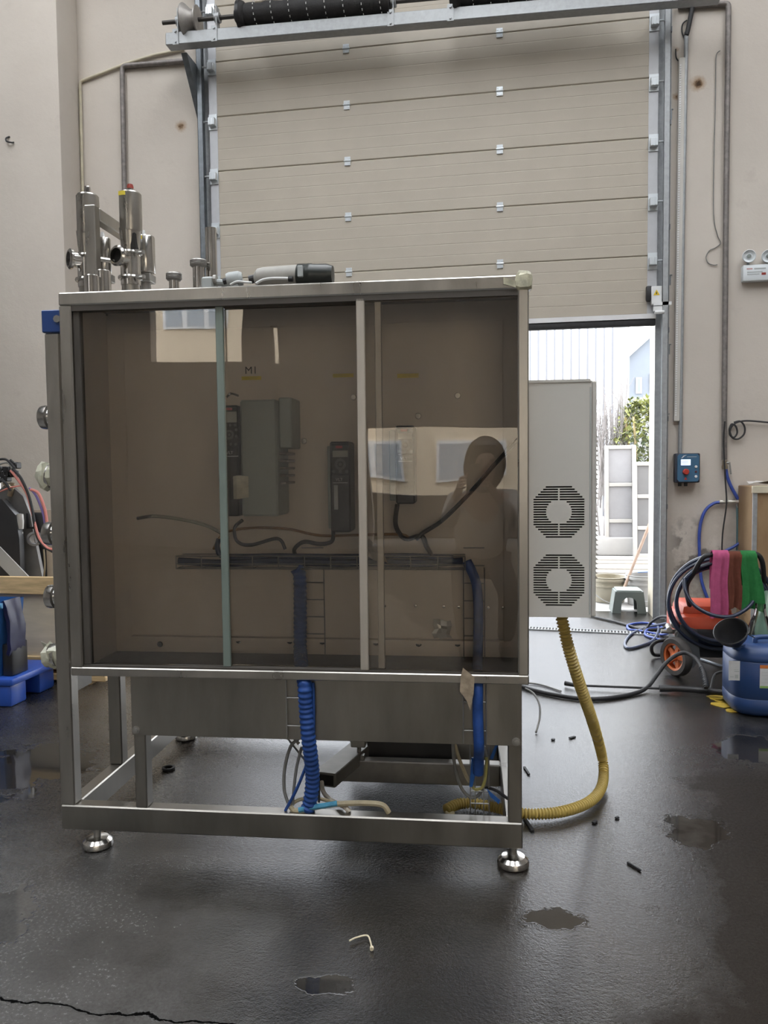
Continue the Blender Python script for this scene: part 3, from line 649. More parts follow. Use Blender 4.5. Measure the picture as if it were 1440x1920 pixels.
a, b = P(438, 893), P(470, 934); o = part(MB().sheet([[Vector((a.x + (b.x - a.x) * i / 4, v - .006 - .008 * math.sin(i * 1.2), a.z + (b.z - a.z) * j / 4 + .003 * math.sin(i + j))) for i in range(5)] for j in range(5)], .001), 'paper_tag', M('tag_paper', (.75, .73, .62), .6, var=.2, scale=30), d1)
part(MB().tube(cr([P(425, 745), P(433, 738), P(447, 742)], 4), .004, 6), 'lifting_wire', STEEL, d1)

def small_drive(label, x0, x1, y0, y1, xl, v, pos):
    P = at(v); d = thing('variable_speed_drive', label, 'drive', mp((x0 + x1) / 2, y1, 2.55), MS, 'variable speed drives in the cabinet')
    a, b = P(x0, y0), P(x1, y1); part(MB().box((a.x, v, b.z), (b.x, VB - .04, a.z), .005), 'housing', BLACK, d)
    c = P(xl, y0 + 8); part(MB().box((c.x, v + .02, b.z + .01), (a.x, VB - .001, c.z), .003), 'heat_sink', DRV, d)
    W = x1 - x0; H = y1 - y0; yy = lambda f: y0 + H * f; xx = lambda f: x0 + W * f
    kp = keypad(d, v - .003, xx(.06), xx(.94), yy(.03), yy(.37), (xx(.14), yy(.10), xx(.86), yy(.17)), xx(.5), yy(.25), W * .27, [(xx(.2), yy(.33)), (xx(.5), yy(.33)), (xx(.8), yy(.33)), (xx(.5), yy(.2))])
    q = P(xx(.45), yy(.06)); part(MB().box((q.x - .011, v - .0045, q.z - .004), (q.x + .011, v, q.z + .004)), 'badge', REDB, kp)
    q = P(xx(.45), yy(.42)); text('VLT', .014, d, PRINT, MS, (q.x, v - .001, q.z), (1, 0, 0), (0, 0, 1))
    a, b = P(xx(.15), yy(.452)), P(xx(.85), yy(.457)); part(MB().box((a.x, v - .0008, b.z), (b.x, v + .002, a.z)), 'print_line', PRINT, d)
    if pos: a, b = P(xx(.2), yy(.48)), P(xx(.4), yy(.75)); part(MB().box((a.x, v - .0008, b.z), (b.x, v + .002, a.z)), 'sticker', GREYP, d)
    return d
small_drive('slim black drive beside the aluminium stiles, left of the two small drives', 618, 658, 828, 998, 611, 2.49, True)
small_drive('small black drive with grey side behind the right-hand pane', 741, 778, 798, 945, 728, 2.49, False)

# cables in and under the cabinet
def cable(name, label, pts, r, mat, space=MS, k=8, n=8, group=None, cat='cable', rf=None):
    return tag(MB().tube(cr(pts, k), r, n, rf=rf).build(name, mat, None, space), label, cat, group)
NAVYB = M('navy_cable', (.012, .03, .10), .5, var=.25, scale=25)
P = at(2.585); g = 'cables in the control cabinet'
cable('blue_cable', 'thick blue cable lying along the wire tray in the cabinet', [P(335, 1052), P(420, 1056), P(520, 1052), P(620, 1056), P(700, 1055), P(800, 1056), P(868, 1052)], .013, NAVYB, group=g)
cable('blue_cable', 'second blue cable lying just above the first along the wire tray', [P(410, 1010), P(408, 1030), P(425, 1044), P(520, 1042), P(640, 1044), P(760, 1042), P(850, 1046)], .009, NAVYB, group=g)
P2 = at(2.575); Q = at(2.352)
sw = lambda L: .0225 + .0016 * math.sin(L * 2 * math.pi / .017)
cable('cable_bundle', 'thick blue spiral-wrapped cable bundle hanging from the middle of the cabinet', [P2(556, 1066), P2(562, 1080), P2(563, 1150), P2(563, 1218), mp(567, 1262, 2.42), Q(571, 1282), Q(574, 1330), Q(578, 1380), mp(583, 1420, 2.365), mp(586, 1460, 2.385), mp(582, 1500, 2.395), mp(576, 1519, 2.395)], .0225, BLUEC, k=40, n=12, cat='cable bundle', rf=sw, group='blue cable bundles')
cable('cable_bundle', 'blue cable bundle hanging straight down near the right end of the skirt', [P2(875, 1052), P2(886, 1075), P2(894, 1100), P2(897, 1150), P2(896, 1225), mp(895, 1262, 2.42), Q(896, 1285), Q(896, 1340), Q(898, 1395), mp(898, 1420, 2.40), mp(897, 1450, 2.42)], .0165, BLUEC, k=8, n=12, cat='cable bundle', group='blue cable bundles')
cable('blue_wire', 'thin blue wire hanging beside the spiral-wrapped bundle', [Q(587, 1280), Q(588, 1340), Q(586, 1390), mp(576, 1430, 2.38), mp(556, 1480, 2.385), mp(535, 1520, 2.392)], .005, BLUEC)
cable('black_cable', 'black cable slanting down across the right-hand side of the cabinet', [mp(974, 822, 2.5), mp(930, 868, 2.53), mp(880, 925, 2.56), mp(830, 975, 2.575), mp(792, 1000, 2.58), mp(780, 1012, 2.58)], .0075, RUBBER)
cable('orange_wire', 'ochre wires running level below the drives in the cabinet', [P(400, 1030), P(420, 1000), P(470, 990), P(540, 992), P(600, 1004), P(680, 1003), P(750, 1002), P(770, 1010)], .0045, M('ochre_wire', (.30, .16, .06), .5, var=.2))
cable('black_cable', 'black cables drooping from the slim drive to the tray', [P(625, 995), P(622, 1015), P(600, 1020), P(570, 1016), P(552, 1030), P(556, 1045)], .007, RUBBER)
cable('black_cable', 'black cable loop under the small right-hand drive', [P(745, 945), P(742, 985), P(760, 1010), P(790, 1005), P(800, 1025), P(812, 1045)], .008, RUBBER)
cable('black_cable', 'thin black cables dropping from the large drive to the tray', [P(455, 975), P(440, 990), P(445, 1015), P(470, 1022), P(520, 1010), P(535, 1030)], .006, RUBBER)
cable('grey_cable', 'clear tube arched against the left pane of the cabinet', [at(2.6)(258, 972), at(2.58)(290, 968), at(2.58)(340, 974), at(2.58)(385, 985), at(2.6)(415, 1000)], .006, CLEAR, cat='tube')
k = MB(); rn = random.Random(5); c = mp(826, 1194, 2.5)
k.sheet([[Vector((c.x - .03 + .015 * i + rn.uniform(-.005, .005), VB - .008 + rn.uniform(-.006, .004), c.z + .03 - .015 * j + rn.uniform(-.005, .005))) for i in range(5)] for j in range(5)], .0008)
tag(k.build('cellophane_scrap', M('cellophane', (.5, .48, .44), .12, spec=1.), None, MS, ang=10), 'crumpled scrap of clear film stuck inside the right-hand pane', 'scrap')
k = MB(); c = mp(690, 1035, 2.45)
k.sheet([[Vector((c.x - .03 + .016 * i + .01 * j, 2.46 + rn.uniform(-.006, .006), c.z + .05 - .022 * j - .006 * i + rn.uniform(-.006, .006))) for i in range(5)] for j in range(4)], .0008)
tag(k.build('plastic_bag', M('cellophane2', (.42, .38, .33), .18, spec=1.), None, MS, ang=10), 'small clear plastic bag hanging behind the two aluminium stiles', 'bag')

# cables under the skirt
fl = 2.395
def on(x, y, v): return mp(x, y, v)
cable('grey_cable', 'grey cable looping down left of the blue bundle to the beam', [on(560, 1385, 2.40), on(545, 1400, 2.40), on(534, 1440, 2.40), on(533, 1480, 2.40), on(540, 1505, 2.40)], .0055, GREYC)
cable('grey_cable', 'second grey cable hanging close beside the blue bundle', [on(566, 1400, 2.41), on(556, 1440, 2.405), on(550, 1490, 2.40), on(549, 1510, 2.395)], .005, GREYC)
cable('black_cable', 'thin black cable hanging right behind the blue bundle', [on(588, 1385, 2.41), on(592, 1430, 2.42), on(598, 1470, 2.42), on(598, 1505, 2.40)], .004, RUBBER)
cable('beige_cable', 'beige cable lying along the base beam beside the blue bundle', [on(544, 1512, 2.39), on(552, 1520, 2.39), on(565, 1520, 2.385), on(600, 1512, 2.395), on(640, 1507, 2.40), on(690, 1506, 2.40), on(718, 1510, 2.40), on(729, 1524, 2.40)], .009, BEIGEC)
cable('beige_cable', 'pale cable coming out of the chute onto the base beam', [on(603, 1466, 2.60), on(606, 1484, 2.56), on(620, 1500, 2.48), on(645, 1512, 2.41), on(655, 1522, 2.40)], .008, M('pale_cable', (.55, .5, .42), .45, var=.1))
cable('beige_cable', 'coiled beige cable loop on the base beam around the blue bundle', [on(545, 1510, 2.40), on(560, 1500, 2.41), on(585, 1496, 2.42), on(610, 1500, 2.42), on(628, 1506, 2.41), on(645, 1510, 2.40)], .006, BEIGEC)
k = MB().tube(cr([on(560, 1519, 2.38), on(585, 1514, 2.385), on(610, 1510, 2.39), on(632, 1506, 2.395)], 6), .009, 8)
tag(k.build('tape_wrapped_end', M('light_blue_tape', (.08, .32, .5), .45, var=.3, scale=30), None, MS), 'light blue tape-wrapped cable end on the base beam', 'cable')
cable('grey_cable', 'grey cable hanging in a U left of the right-hand blue bundle', [on(849, 1392, 2.46), on(852, 1430, 2.46), on(864, 1475, 2.46), on(885, 1496, 2.46), on(905, 1480, 2.46), on(914, 1440, 2.46), on(908, 1400, 2.46)], .0055, GREYC)
cable('yellow_cable', 'ochre cable hanging from the skirt towards the right-hand bundle', [on(852, 1392, 2.47), on(860, 1420, 2.47), on(872, 1450, 2.46), on(880, 1466, 2.46)], .006, BEIGEC)
cable('yellow_cable', 'yellow and green wires tied below the right-hand blue bundle', [on(912, 1420, 2.45), on(911, 1450, 2.45), on(905, 1475, 2.45), on(892, 1480, 2.45), on(885, 1474, 2.45)], .005, M('yellow_wire', (.5, .45, .15), .5, var=.3, scale=30))
cable('black_cable', 'dark cable running from the right-hand bundle to the corner post', [on(910, 1476, 2.46), on(930, 1482, 2.44), on(950, 1496, 2.43), on(960, 1504, 2.422)], .005, RUBBER)
for j, (lab, pts) in enumerate((('wide blue plastic tape hanging below the right-hand bundle', [(884, 1420), (898, 1420), (886, 1475), (880, 1475)]), ('blue tape end pointing up right beside the right-hand bundle', [(918, 1422), (928, 1398), (934, 1396), (924, 1424)]), ('loose blue tape scrap under the right-hand bundle', [(912, 1478), (938, 1500), (935, 1507), (920, 1494)]))):
    q = [mp(x, y, 2.44) for x, y in pts]; tag(MB().prism([(w_.x, w_.z) for w_ in q], (0, 2.44, 0), (1, 0, 0), (0, 0, 1), .003).build('blue_tape', M('blue_tape', (.02, .12, .42), .4, var=.2, scale=30), None, MS), lab, 'tape', 'blue tape ends')

# ------------------------------------------------------------------ air conditioner on the right side of the cabinet
ac = thing('cabinet_air_conditioner', 'pale grey cabinet air conditioner with two slotted fan grilles on the machine side', 'air conditioner', (.28, 2.6, .787), MS)
ACM = M('ac_paint', (.66, .645, .61), .45, var=.03, scale=3); v = 2.42; P = at(v)
a, b = P(994, 713), P(1108, 1158); AU0, AU1, AZ0, AZ1 = U1 + .0025, b.x, b.z, P(1108, 713).z
part(MB().box((AU0, v + .006, AZ0), (AU1, 2.80, AZ1), .004), 'housing', DARKV, ac)
def fan_rows(cx, cy, rpx):
    c = P(cx, cy); R = rpx * dep(cx, cy, v) / FPX; rows = []
    for i in range(21):
        z = c.z + R * (1 - 2 * i / 20); f = abs(1 - 2 * i / 20); half = min(R, R * (1.52 - f)); inner = math.sqrt(max(0, (.5 * R) ** 2 - (f * R) ** 2)) if f < .5 else (.012 * R + .0012)
        if i in (0, 20): inner = 0
        iv = [(c.x - half, c.x + half)] if inner == 0 else [(c.x - half, c.x - inner), (c.x + inner, c.x + half)]
        rows.append((z, R * .032, iv))
    return rows
rows = fan_rows(1048, 960, 47) + fan_rows(1048, 1088, 47); rows.sort(key=lambda r: r[0])
k = MB(); z = AZ0; yb = v + .0065
def strip(z0, z1, holes):
    x = AU0
    for h0, h1 in holes + [(AU1, AU1)]:
        if h0 > x + 1e-5: k.box((x, v, z0), (h0, yb, z1))
        x = h1
for rz, hh, iv in rows: strip(z, rz - hh, []); strip(rz - hh, rz + hh, iv); z = rz + hh
strip(z, AZ1, []); part(k, 'side_panel', ACM, ac)
a = P(1107, 713).x; b = P(1121, 713).x
fr = part(MB().box((AU1, v + .012, AZ0), (b - .001, 2.80, AZ1 + .001), .004), 'front_hood', ACM, ac)
part(MB().box((AU0, v - .003, AZ1 - .004), (AU1 - .004, v + .001, AZ1 + .004)), 'top_lip', ACM, ac)
part(MB().box((AU1 - .006, v - .002, AZ0 + .01), (AU1 - .002, v + .001, AZ1 - .02)), 'seam', GREYP, ac)
lv = None; zz = [P(1122, y).z for y in list(range(812, 932, 9)) + list(range(955, 1085, 9))]
for z in zz:
    if lv is None: z_0 = z; lv = part(MB().add([(b - .002, v + .04, z), (b + .010, v + .04, z - .011), (b - .002, v + .04, z - .014), (b - .002, 2.76, z), (b + .010, 2.76, z - .011), (b - .002, 2.76, z - .014)], [(0, 1, 2), (5, 4, 3), (0, 3, 4, 1), (1, 4, 5, 2), (2, 5, 3, 0)]), 'louvre', ACM, fr, ang=10)
    else: share(lv, fr, (0, 0, z - z_0))
# yellow corrugated drain hose
pts = [mp(1052, 1152, 2.52), mp(1056, 1172, 2.52), mp(1066, 1215, 2.53), mp(1086, 1280, 2.57), mp(1110, 1350, 2.68), fm(1127, 1410, .13), fm(1132, 1448, .05), fm(1126, 1480, .028), fm(1104, 1504, .026), fm(1062, 1520, .026), fm(1015, 1526, .026), fm(970, 1524, .026), fm(925, 1513, .026), fm(885, 1506, .026), fm(858, 1508, .026), fm(836, 1519, .02)]
cable('corrugated_hose', 'yellow corrugated hose looping from the air conditioner down to the base frame', pts, .0195, M('yellow_hose', (.56, .42, .12), .35, var=.12, scale=12, spec=.6), k=100, n=14, cat='hose', rf=lambda L: .0178 + .0026 * math.sin(L * 2 * math.pi / .0115))
k = MB().tube(cr([fm(846, 1516, .012), fm(838, 1524, .012), fm(843, 1527, .012), fm(850, 1524, .012)], 5), .007, 8)
tag(k.build('hose_end', M('pale_end', (.62, .55, .35), .5), None, MS), 'short pale hose offcut at the end of the yellow hose', 'hose')

# ------------------------------------------------------------------ valves and pipe stubs on the machine top
ZT = 1.80
def valve(label, x, v, topy, cap, port, lab, dy=0):
    t = thing('process_valve', label, 'valve', (mp(x, 500, v).x, v, ZT), MS, 'pneumatic valves on the machine top')
    hw = 20.5
    part(lpx(MB(), x, v, [(0, topy + 2), (hw - 2, topy + 2), (hw, topy + 5), (hw, topy + 72 + dy), (hw - 1, topy + 76 + dy), (0, topy + 76 + dy)]), 'actuator', STEEL, t)
    k = lpx(MB(), x, v, [(0, topy - 14), (5, topy - 14), (6, topy - 10), (6, topy + 4), (0, topy + 4)], 12); part(k, 'air_fitting', RED if cap else POLISH, t)
    if cap: part(lpx(MB(), x, v, [(0, topy - 5), (8, topy - 5), (8, topy + 4), (0, topy + 4)], 12), 'fitting_collar', POLISH, t)
    part(lpx(MB(), x, v, [(0, topy + 70 + dy), (20, topy + 70 + dy), (18, topy + 95 + dy), (15, topy + 118 + dy), (15, topy + 122 + dy), (0, topy + 122 + dy)]), 'yoke', STEEL, t)
    q = mp(x, topy + 95, v); part(MB().box((q.x + .012, v - .031, q.z - .045), (q.x + .034, v + .0, q.z + .028), .003), 'yoke_window', DARKV, t)
    part(lpx(MB(), x, v, [(0, topy + 112 + dy), (18, topy + 112 + dy), (18, topy + 176), (0, topy + 176)]), 'body', POLISH, t)
    zb = mp(x, topy + 176, v).z; r = 16 * dep(x, 500, v) / FPX; u = mp(x, 500, v).x
    part(MB().cyl((u, v, ZT), (u, v, zb + .01), r, n=20), 'stem_pipe', STEEL, t)
    for cy in (topy + 116 + dy, topy + 162):
        c = part(lpx(MB(), x, v, [(17, cy - 3), (21, cy - 3), (22, cy), (21, cy + 3), (17, cy + 3)]), 'clamp_ring', POLISH, t)
        z = mp(x, cy, v).z; part(MB().cyl((u + .05, v - .03, z - .006), (u + .062, v - .03, z - .006), .008, n=8).obox((u + .035, v - .03, z), (u + .07, v - .03, z - .004), .012, .012), 'clamp_bolt', STEELD, c)
    # side port facing the camera
    px_, py_, ax = port; z = mp(x, py_, v).z; c0 = Vector((u, v, z)); axv = Vector(ax).normalized(); R = 16.5 * dep(x, py_, v) / FPX
    k = MB().lathe([(R * .85, .0), (R * .85, .055), (R * 1.12, .057), (R * 1.15, .066), (R * .95, .072), (R * .8, .072), (R * .8, .01)], c0, axv, 24); pt = part(k, 'side_port', POLISH, t)
    part(MB().lathe([(0, 0), (R * .8, 0), (R * .8, .002), (0, .002)], c0 + axv * .05, axv, 20), 'port_bore', DARKV, pt)
    if lab: q = mp(x - 5, topy + 4, v); a, b = mp(x - 16, topy + 5, v), mp(x + 2, topy + 12, v); rr = hw * dep(x, topy, v) / FPX + .0006; k = MB(); z1, z0 = a.z, b.z
    if lab:
        vs = []
        for i in range(7): th = math.radians(-122 + 9 * i); vs += [(u + rr * math.cos(th), v + rr * math.sin(th), z0), (u + rr * math.cos(th), v + rr * math.sin(th), z1)]
        part(k.add(vs, [(2 * i, 2 * i + 2, 2 * i + 3, 2 * i + 1) for i in range(6)]), 'yellow_label', YELLOW, t)
    return t
valve('tall steel valve with a red cap and an open port facing the front', 244, 2.84, 360, True, (228, 487, (-.35, -1, 0)), True)
valve('tall steel valve with a chrome air fitting at the far left of the machine top', 164, 2.93, 364, False, (146, 490, (-.8, -.75, 0)), False, dy=2)
def small_act(label, x, hw, v, y0, y1, lab):
    t = thing('valve_actuator', label, 'valve', (mp(x, y1, v).x, v, ZT), MS, 'pneumatic valves on the machine top')
    part(lpx(MB(), x, v, [(0, y0), (hw - 1, y0), (hw, y0 + 2), (hw, y1 - 2), (hw - 1, y1), (0, y1)]), 'actuator', POLISH, t)
    u = mp(x, y1, v).x; part(MB().cyl((u, v, ZT), (u, v, mp(x, y1, v).z), .022, n=16), 'body', STEELD, t)
    part(lpx(MB(), x - 3, v, [(0, y0 - 12), (2.5, y0 - 12), (4, y0 - 5), (4, y0), (0, y0)], 10), 'air_fitting', WHITE, t)
    q = mp(x + 6, y1 + 8, v); part(MB().box((q.x - .03, v - .03, q.z - .02), (q.x + .02, v + .03, q.z + .012), .003), 'bracket', STEELD, t)
    if lab:
        rr = hw * dep(x, y0, v) / FPX + .0006; z1, z0 = mp(x, y0 + 2, v).z, mp(x, y0 + 9, v).z; vs = []
        for i in range(7): th = math.radians(-150 + 12 * i); vs += [(u + rr * math.cos(th), v + rr * math.sin(th), z0), (u + rr * math.cos(th), v + rr * math.sin(th), z1)]
        part(MB().add(vs, [(2 * i, 2 * i + 2, 2 * i + 3, 2 * i + 1) for i in range(6)]), 'yellow_label', YELLOW, t)
small_act('short polished actuator with a yellow label right of the red-capped valve', 272, 17.5, 3.02, 444, 513, True)
small_act('short polished actuator half hidden between the two tall valves', 195, 12, 3.0, 447, 512, False)
br = thing('steel_bracket', 'square steel tube bracket shaped like an upside-down U among the valves', 'bracket', (mp(172, 500, 2.74).x, 2.74, ZT), MS)
a = mp(172, 387, 2.74); s_ = .02
part(MB().box((a.x - s_, 2.72, ZT), (a.x + s_, 2.76, a.z), .003), 'upright', STEEL, br); part(MB().box((a.x - s_, 3.02, ZT), (a.x + s_, 3.06, a.z), .003), 'upright', STEEL, br); part(MB().box((a.x - s_, 2.76, a.z - .045), (a.x + s_, 3.02, a.z), .003), 'cross_bar', STEEL, br)
c = mp(190, 482, 2.74); part(MB().cyl((a.x, 2.75, c.z), (mp(214, 482, 2.8).x, 2.8, c.z), .009, n=10), 'tie_rod', POLISH, br)
for lab, x, hw, v, y0 in (('short solid steel cylinder on the machine top, left of its twin', 172, 14.5, 2.62, 517), ('short solid steel cylinder on the machine top, right of its twin', 193, 14.5, 2.66, 508)):
    u = mp(x, y0, v).x; r = hw * dep(x, y0, v) / FPX; z = mp(x, y0, v).z
    tag(MB().lathe([(0, Z1 - .012 if v < 2.66 else ZT), (r, Z1 - .012 if v < 2.66 else ZT), (r, z - .003), (r - .003, z), (0, z)], (u, v, 0), n=24).build('steel_cylinder', POLISH, None, MS), lab, 'cylinder', 'short cylinders on the machine top')
def stub(label, x, v, y0, hw, union):
    t = thing('pipe_stub', label, 'pipe', (mp(x, y0, v).x, v, Z1), MS, 'pipe stubs on the machine top')
    u = mp(x, y0, v).x; r = hw * dep(x, y0, v) / FPX; z = mp(x, y0, v).z; zb = Z1 - .001 if v < V1 else ZT
    part(MB().lathe([(0, zb), (r * 1.5, zb), (r * 1.5, zb + .008), (r, zb + .02), (r, z), (r * .85, z), (r * .85, z - .03), (0, z - .03)], (u, v, 0), n=24), 'pipe', POLISH, t)
    if union:
        R = union * dep(x, y0, v) / FPX; pr = [(r * .9, z - .024), (R * .8, z - .024), (R, z - .018)]
        for j in range(3): pr += [(R * .93, z - .016 + .005 * j), (R, z - .0135 + .005 * j)]
        part(MB().lathe(pr + [(R * .9, z + .001), (r * .85, z + .001)], (u, v, 0), n=24), 'threaded_union', STEELD, t)
stub('short pipe stub with threaded union, lower of the pair on the machine top', 326, 2.60, 513, 9.5, 15)
stub('taller pipe stub with threaded union beside the plain steel tube', 372, 2.62, 488, 11, 16)
stub('plain upright steel tube on the machine top left of the door', 395, 2.66, 428, 10.5, 0)
# grey valve blocks and the cylindrical sensor lying along the top
t = thing('ball_valve', 'small grey valve body with a flange beside the upright tube', 'valve', mp(390, 535, 2.55), MS)
q = mp(392, 524, 2.55); part(MB().box((q.x - .022, 2.53, Z1), (q.x + .02, 2.57, q.z + .006), .006), 'body', GREYP, t); part(MB().cyl((q.x + .018, 2.55, q.z - .01), (q.x + .075, 2.55, q.z - .016), .012, n=12), 'outlet', GREYP, t); part(MB().cyl((q.x + .02, 2.54, q.z - .004), (q.x + .03, 2.54, q.z - .004), .016, n=12), 'flange', STEELD, t)
t = thing('pressure_regulator', 'small grey regulator block with a white tube on the machine top', 'regulator', mp(440, 533, 2.5), MS)
q = mp(440, 522, 2.5); part(MB().lathe([(0, -.026), (.022, -.026), (.026, -.015), (.026, .015), (.02, .026), (0, .026)], (q.x, 2.5, q.z - .004), (1, .2, .15), 16), 'body', GREYP, t); part(MB().cyl((q.x - .035, 2.49, q.z - .012), (q.x - .02, 2.49, q.z - .008), .01, n=10), 'plug', BLACK, t); part(MB().box((q.x - .015, 2.485, Z1 - .0), (q.x + .015, 2.515, q.z), .002), 'foot', GREYP, t)
part(MB().tube(cr([mp(432, 534, 2.46), mp(444, 528, 2.46), mp(458, 529, 2.47), mp(472, 530, 2.47)], 6), .004, 8), 'tube', WHITE, t)
t = thing('flow_sensor', 'grey cylindrical instrument with a dark green-black end cap lying on the machine top', 'instrument', mp(550, 530, 2.5), MS)
a, b = mp(478, 522, 2.5), mp(562, 516, 2.5); d = b - a
part(MB().lathe([(0, 0), (.018, 0), (.03, .012), (.033, .03), (.033, d.length), (0, d.length)], a, d, 24), 'barrel', M('instrument_grey', (.38, .37, .34), .5, var=.1, scale=15), t)
part(MB().cyl(a - Vector((.018, .0, .004)), a + Vector((.002, 0, 0)), .014, n=12), 'gland', BLACK, t)
c, e = mp(556, 517, 2.5), mp(628, 516, 2.5); DKG = M('dark_green_cap', (.02, .025, .022), .35, var=.2)
part(MB().lathe([(0, 0), (.03, 0), (.037, .006), (.037, .035), (.038, .04), (.038, .05), (.036, .055), (.036, .1), (.03, .12), (0, .123)], c, (e - c), 24), 'end_cap', DKG, t)
part(MB().box((c.x + .012, 2.458, c.z - .014), (c.x + .03, 2.468, c.z + .022), .002), 'sight_glass', GREYP, t)
part(MB().tube(cr([mp(480, 532, 2.45), mp(492, 525, 2.455), mp(510, 522, 2.46), mp(535, 522, 2.465), mp(545, 523, 2.468)], 6), .0045, 8), 'white_lead', WHITE, t)
part(MB().box((a.x + .03, 2.48, Z1), (a.x + .06, 2.52, a.z - .02)), 'cradle', STEELD, t)
part(MB().cyl(mp(541, 523, 2.466), mp(549, 523, 2.466), .009, n=10), 'connector', BLACK, t)

# ================================================================== on the end wall
YW = YF
def wpipe(name, label, pxs, r, mat, off=None, k=1, n=10, cat='pipe', group=None, rf=None):
    off = r + .006 if off is None else off
    P = [wp(x, y, YW - off) for x, y in pxs]; P = cr(P, k) if k > 1 else P
    return tag(MB().tube(P, r, n, rf=rf).build(name, mat), label, cat, group)
PIPE = M('old_grey_pipe', (.22, .20, .19), .55, .4, var=.25, scale=25)
def elbow(pts, r=3):                                   # round the corners of a pixel polyline
    out = [pts[0]]
    for a, b, c in zip(pts, pts[1:], pts[2:]):
        da = math.dist(a, b); dc = math.dist(b, c)
        for t in (0, .25, .5, .75, 1):
            p = (b[0] + (a[0] - b[0]) * r / da * (1 - t) ** 2 + (c[0] - b[0]) * r / dc * t ** 2, b[1] + (a[1] - b[1]) * r / da * (1 - t) ** 2 + (c[1] - b[1]) * r / dc * t ** 2); out.append(p)
    return out + [pts[-1]]
wpipe('steel_pipe', 'thin grey steel pipe with an elbow on the wall left of the door', elbow([(352, 114), (229, 124), (236, 500), (240, 620)], 8), .022, PIPE)
wpipe('cable_conduit', 'thin cream cable duct bent over the wall at the far left', elbow([(345, 92), (290, 103), (240, 118), (150, 153), (158, 480), (160, 620)], 6), .013, M('cream_conduit', (.55, .50, .38), .6, var=.15, scale=10))
wpipe('steel_pipe', 'dark grey water pipe with an elbow running down the right-hand wall', elbow([(1272, 12), (1366, 6), (1361, 420), (1358, 780), (1358, 862)], 8), .021, PIPE)
wpipe('conduit_pipe', 'galvanised conduit pipe running down to the blue door controller', [(1287, 60), (1280, 450), (1275, 853)], .016, GALV)
wpipe('black_cable', 'black cable coming down from the top along the conduit pipe', [(1302, -10), (1296, 25), (1290, 55), (1287, 66)], .018, RUBBER, off=.03, k=6, cat='cable')
wpipe('thin_wire', 'black wire loop with a sensor hanging beside the door track', [(1288, 38), (1280, 45), (1279, 60), (1284, 75), (1285, 95), (1282, 115), (1274, 115), (1268, 108), (1267, 92)], .005, RUBBER, k=5, cat='wire')
wpipe('thin_wire', 'thin dark wire trailing loosely down the right-hand wall', [(1350, 95), (1343, 105), (1342, 150), (1341, 210), (1339, 280), (1338, 400), (1345, 440), (1351, 455), (1342, 464), (1330, 470), (1324, 482), (1328, 493), (1338, 497), (1345, 496)], .0035, GREYC, k=6, cat='wire')
tag(MB().obox(wp(1256, 10, YW - .012), wp(1252, 560, YW - .012), .03, .02).build('rail_strip', GALV), 'slim galvanised strip beside the right-hand door track', 'strip')
# perforated white channel beside the track
pc = thing('perforated_channel', 'pale perforated cable channel running down beside the conduit pipe', 'cable channel', wp(1262, 780, YW))
CH = M('old_white_pvc', (.55, .53, .49), .5, var=.08, scale=6)
MB().obox(wp(1278, 110, YW - .02), wp(1268, 790, YW - .02), .045, .04, up=(0, 1, 0), bev=.003).build('cover', CH, pc)
k = MB(); a, b = wp(1276, 120, YW - .041), wp(1267, 780, YW - .041)
for i in range(150): q = a.lerp(b, (i + .5) / 150); k.box((q.x - .006, q.y - .002, q.z - .006), (q.x + .006, q.y + .003, q.z + .004))
k.build('perforations', WHITE, pc)
# hinge-like dark anchors left in the plaster along the right jamb, and hook on the pilaster
k0 = None
for i, (x, y) in enumerate(((1257, 525), (1255, 655), (1252, 785), (1250, 905), (1259, 215))):
    q = wp(x, y, YW); tag(MB().box((q.x - .006, YW - .012, q.z - .04), (q.x + .002, YW + .002, q.z + .04)).box((q.x - .006, YW - .012, q.z + .034), (q.x + .012, YW + .002, q.z + .04)).build('wall_anchor', GALVD),
        ['small dark steel anchor in the wall by the door latch', 'small dark steel anchor in the wall below the door latch', 'small dark steel anchor in the wall above the controller, level with the bush', 'small dark steel anchor in the wall level with the blue controller', 'small dark steel anchor high on the wall right of the door track'][i], 'anchor', 'wall anchors beside the door track')
q = wp(17, 262, 6.23); tag(MB().tube(cr([q + Vector((0, .01, .03)), q + Vector((-.02, -.01, .01)), q + Vector((-.01, -.02, -.02)), q + Vector((.03, -.01, -.03)), q + Vector((.035, .012, -.02))], 5), .007, 8).build('wall_hook', RUBBER), 'bent dark hook high on the pilaster at the far left', 'hook')

# blue door controller
ct = thing('door_controller', 'blue and black door control box with a lit screen and red button', 'control box', wp(1290, 905, YW))
a, b = wp(1267, 850, YW - .1), wp(1312, 905, YW - .1); Yc = YW - .11
MB().box((a.x, Yc, b.z), (b.x, YW + .002, a.z), .012).build('housing', M('controller_black', (.02, .026, .045), .4, var=.1), ct)
w_, h_ = b.x - a.x, a.z - b.z; c = .022
def loc(fx, fy): return Vector((a.x + w_ * fx, Yc, a.z - h_ * fy))
poly = [(.06 + .0, .10), (.14, .03), (.88, .03), (.95, .10), (.95, .88), (.88, .96), (.14, .96), (.06, .88)]
fpz = MB().prism([(loc(x, y).x, loc(x, y).z) for x, y in poly], (0, Yc + .001, 0), (1, 0, 0), (0, 0, 1), .006).build('front_panel', M('controller_blue', (.035, .12, .22), .4, var=.08), ct)
def cb(x0, y0, x1, y1, name, mat, par=fpz, d=.009): p, q = loc(x0, y0), loc(x1, y1); return MB().box((p.x, Yc - d, q.z), (q.x, Yc, p.z), .001).build(name, mat, par)
cb(.20, .21, .60, .41, 'screen', M('lit_screen', (.72, .80, 1.), .3, emit=.9), d=.0065)
for y in (.26, .31, .36): cb(.24, y, .50, y + .012, 'screen_text', GREYP, d=.0075)
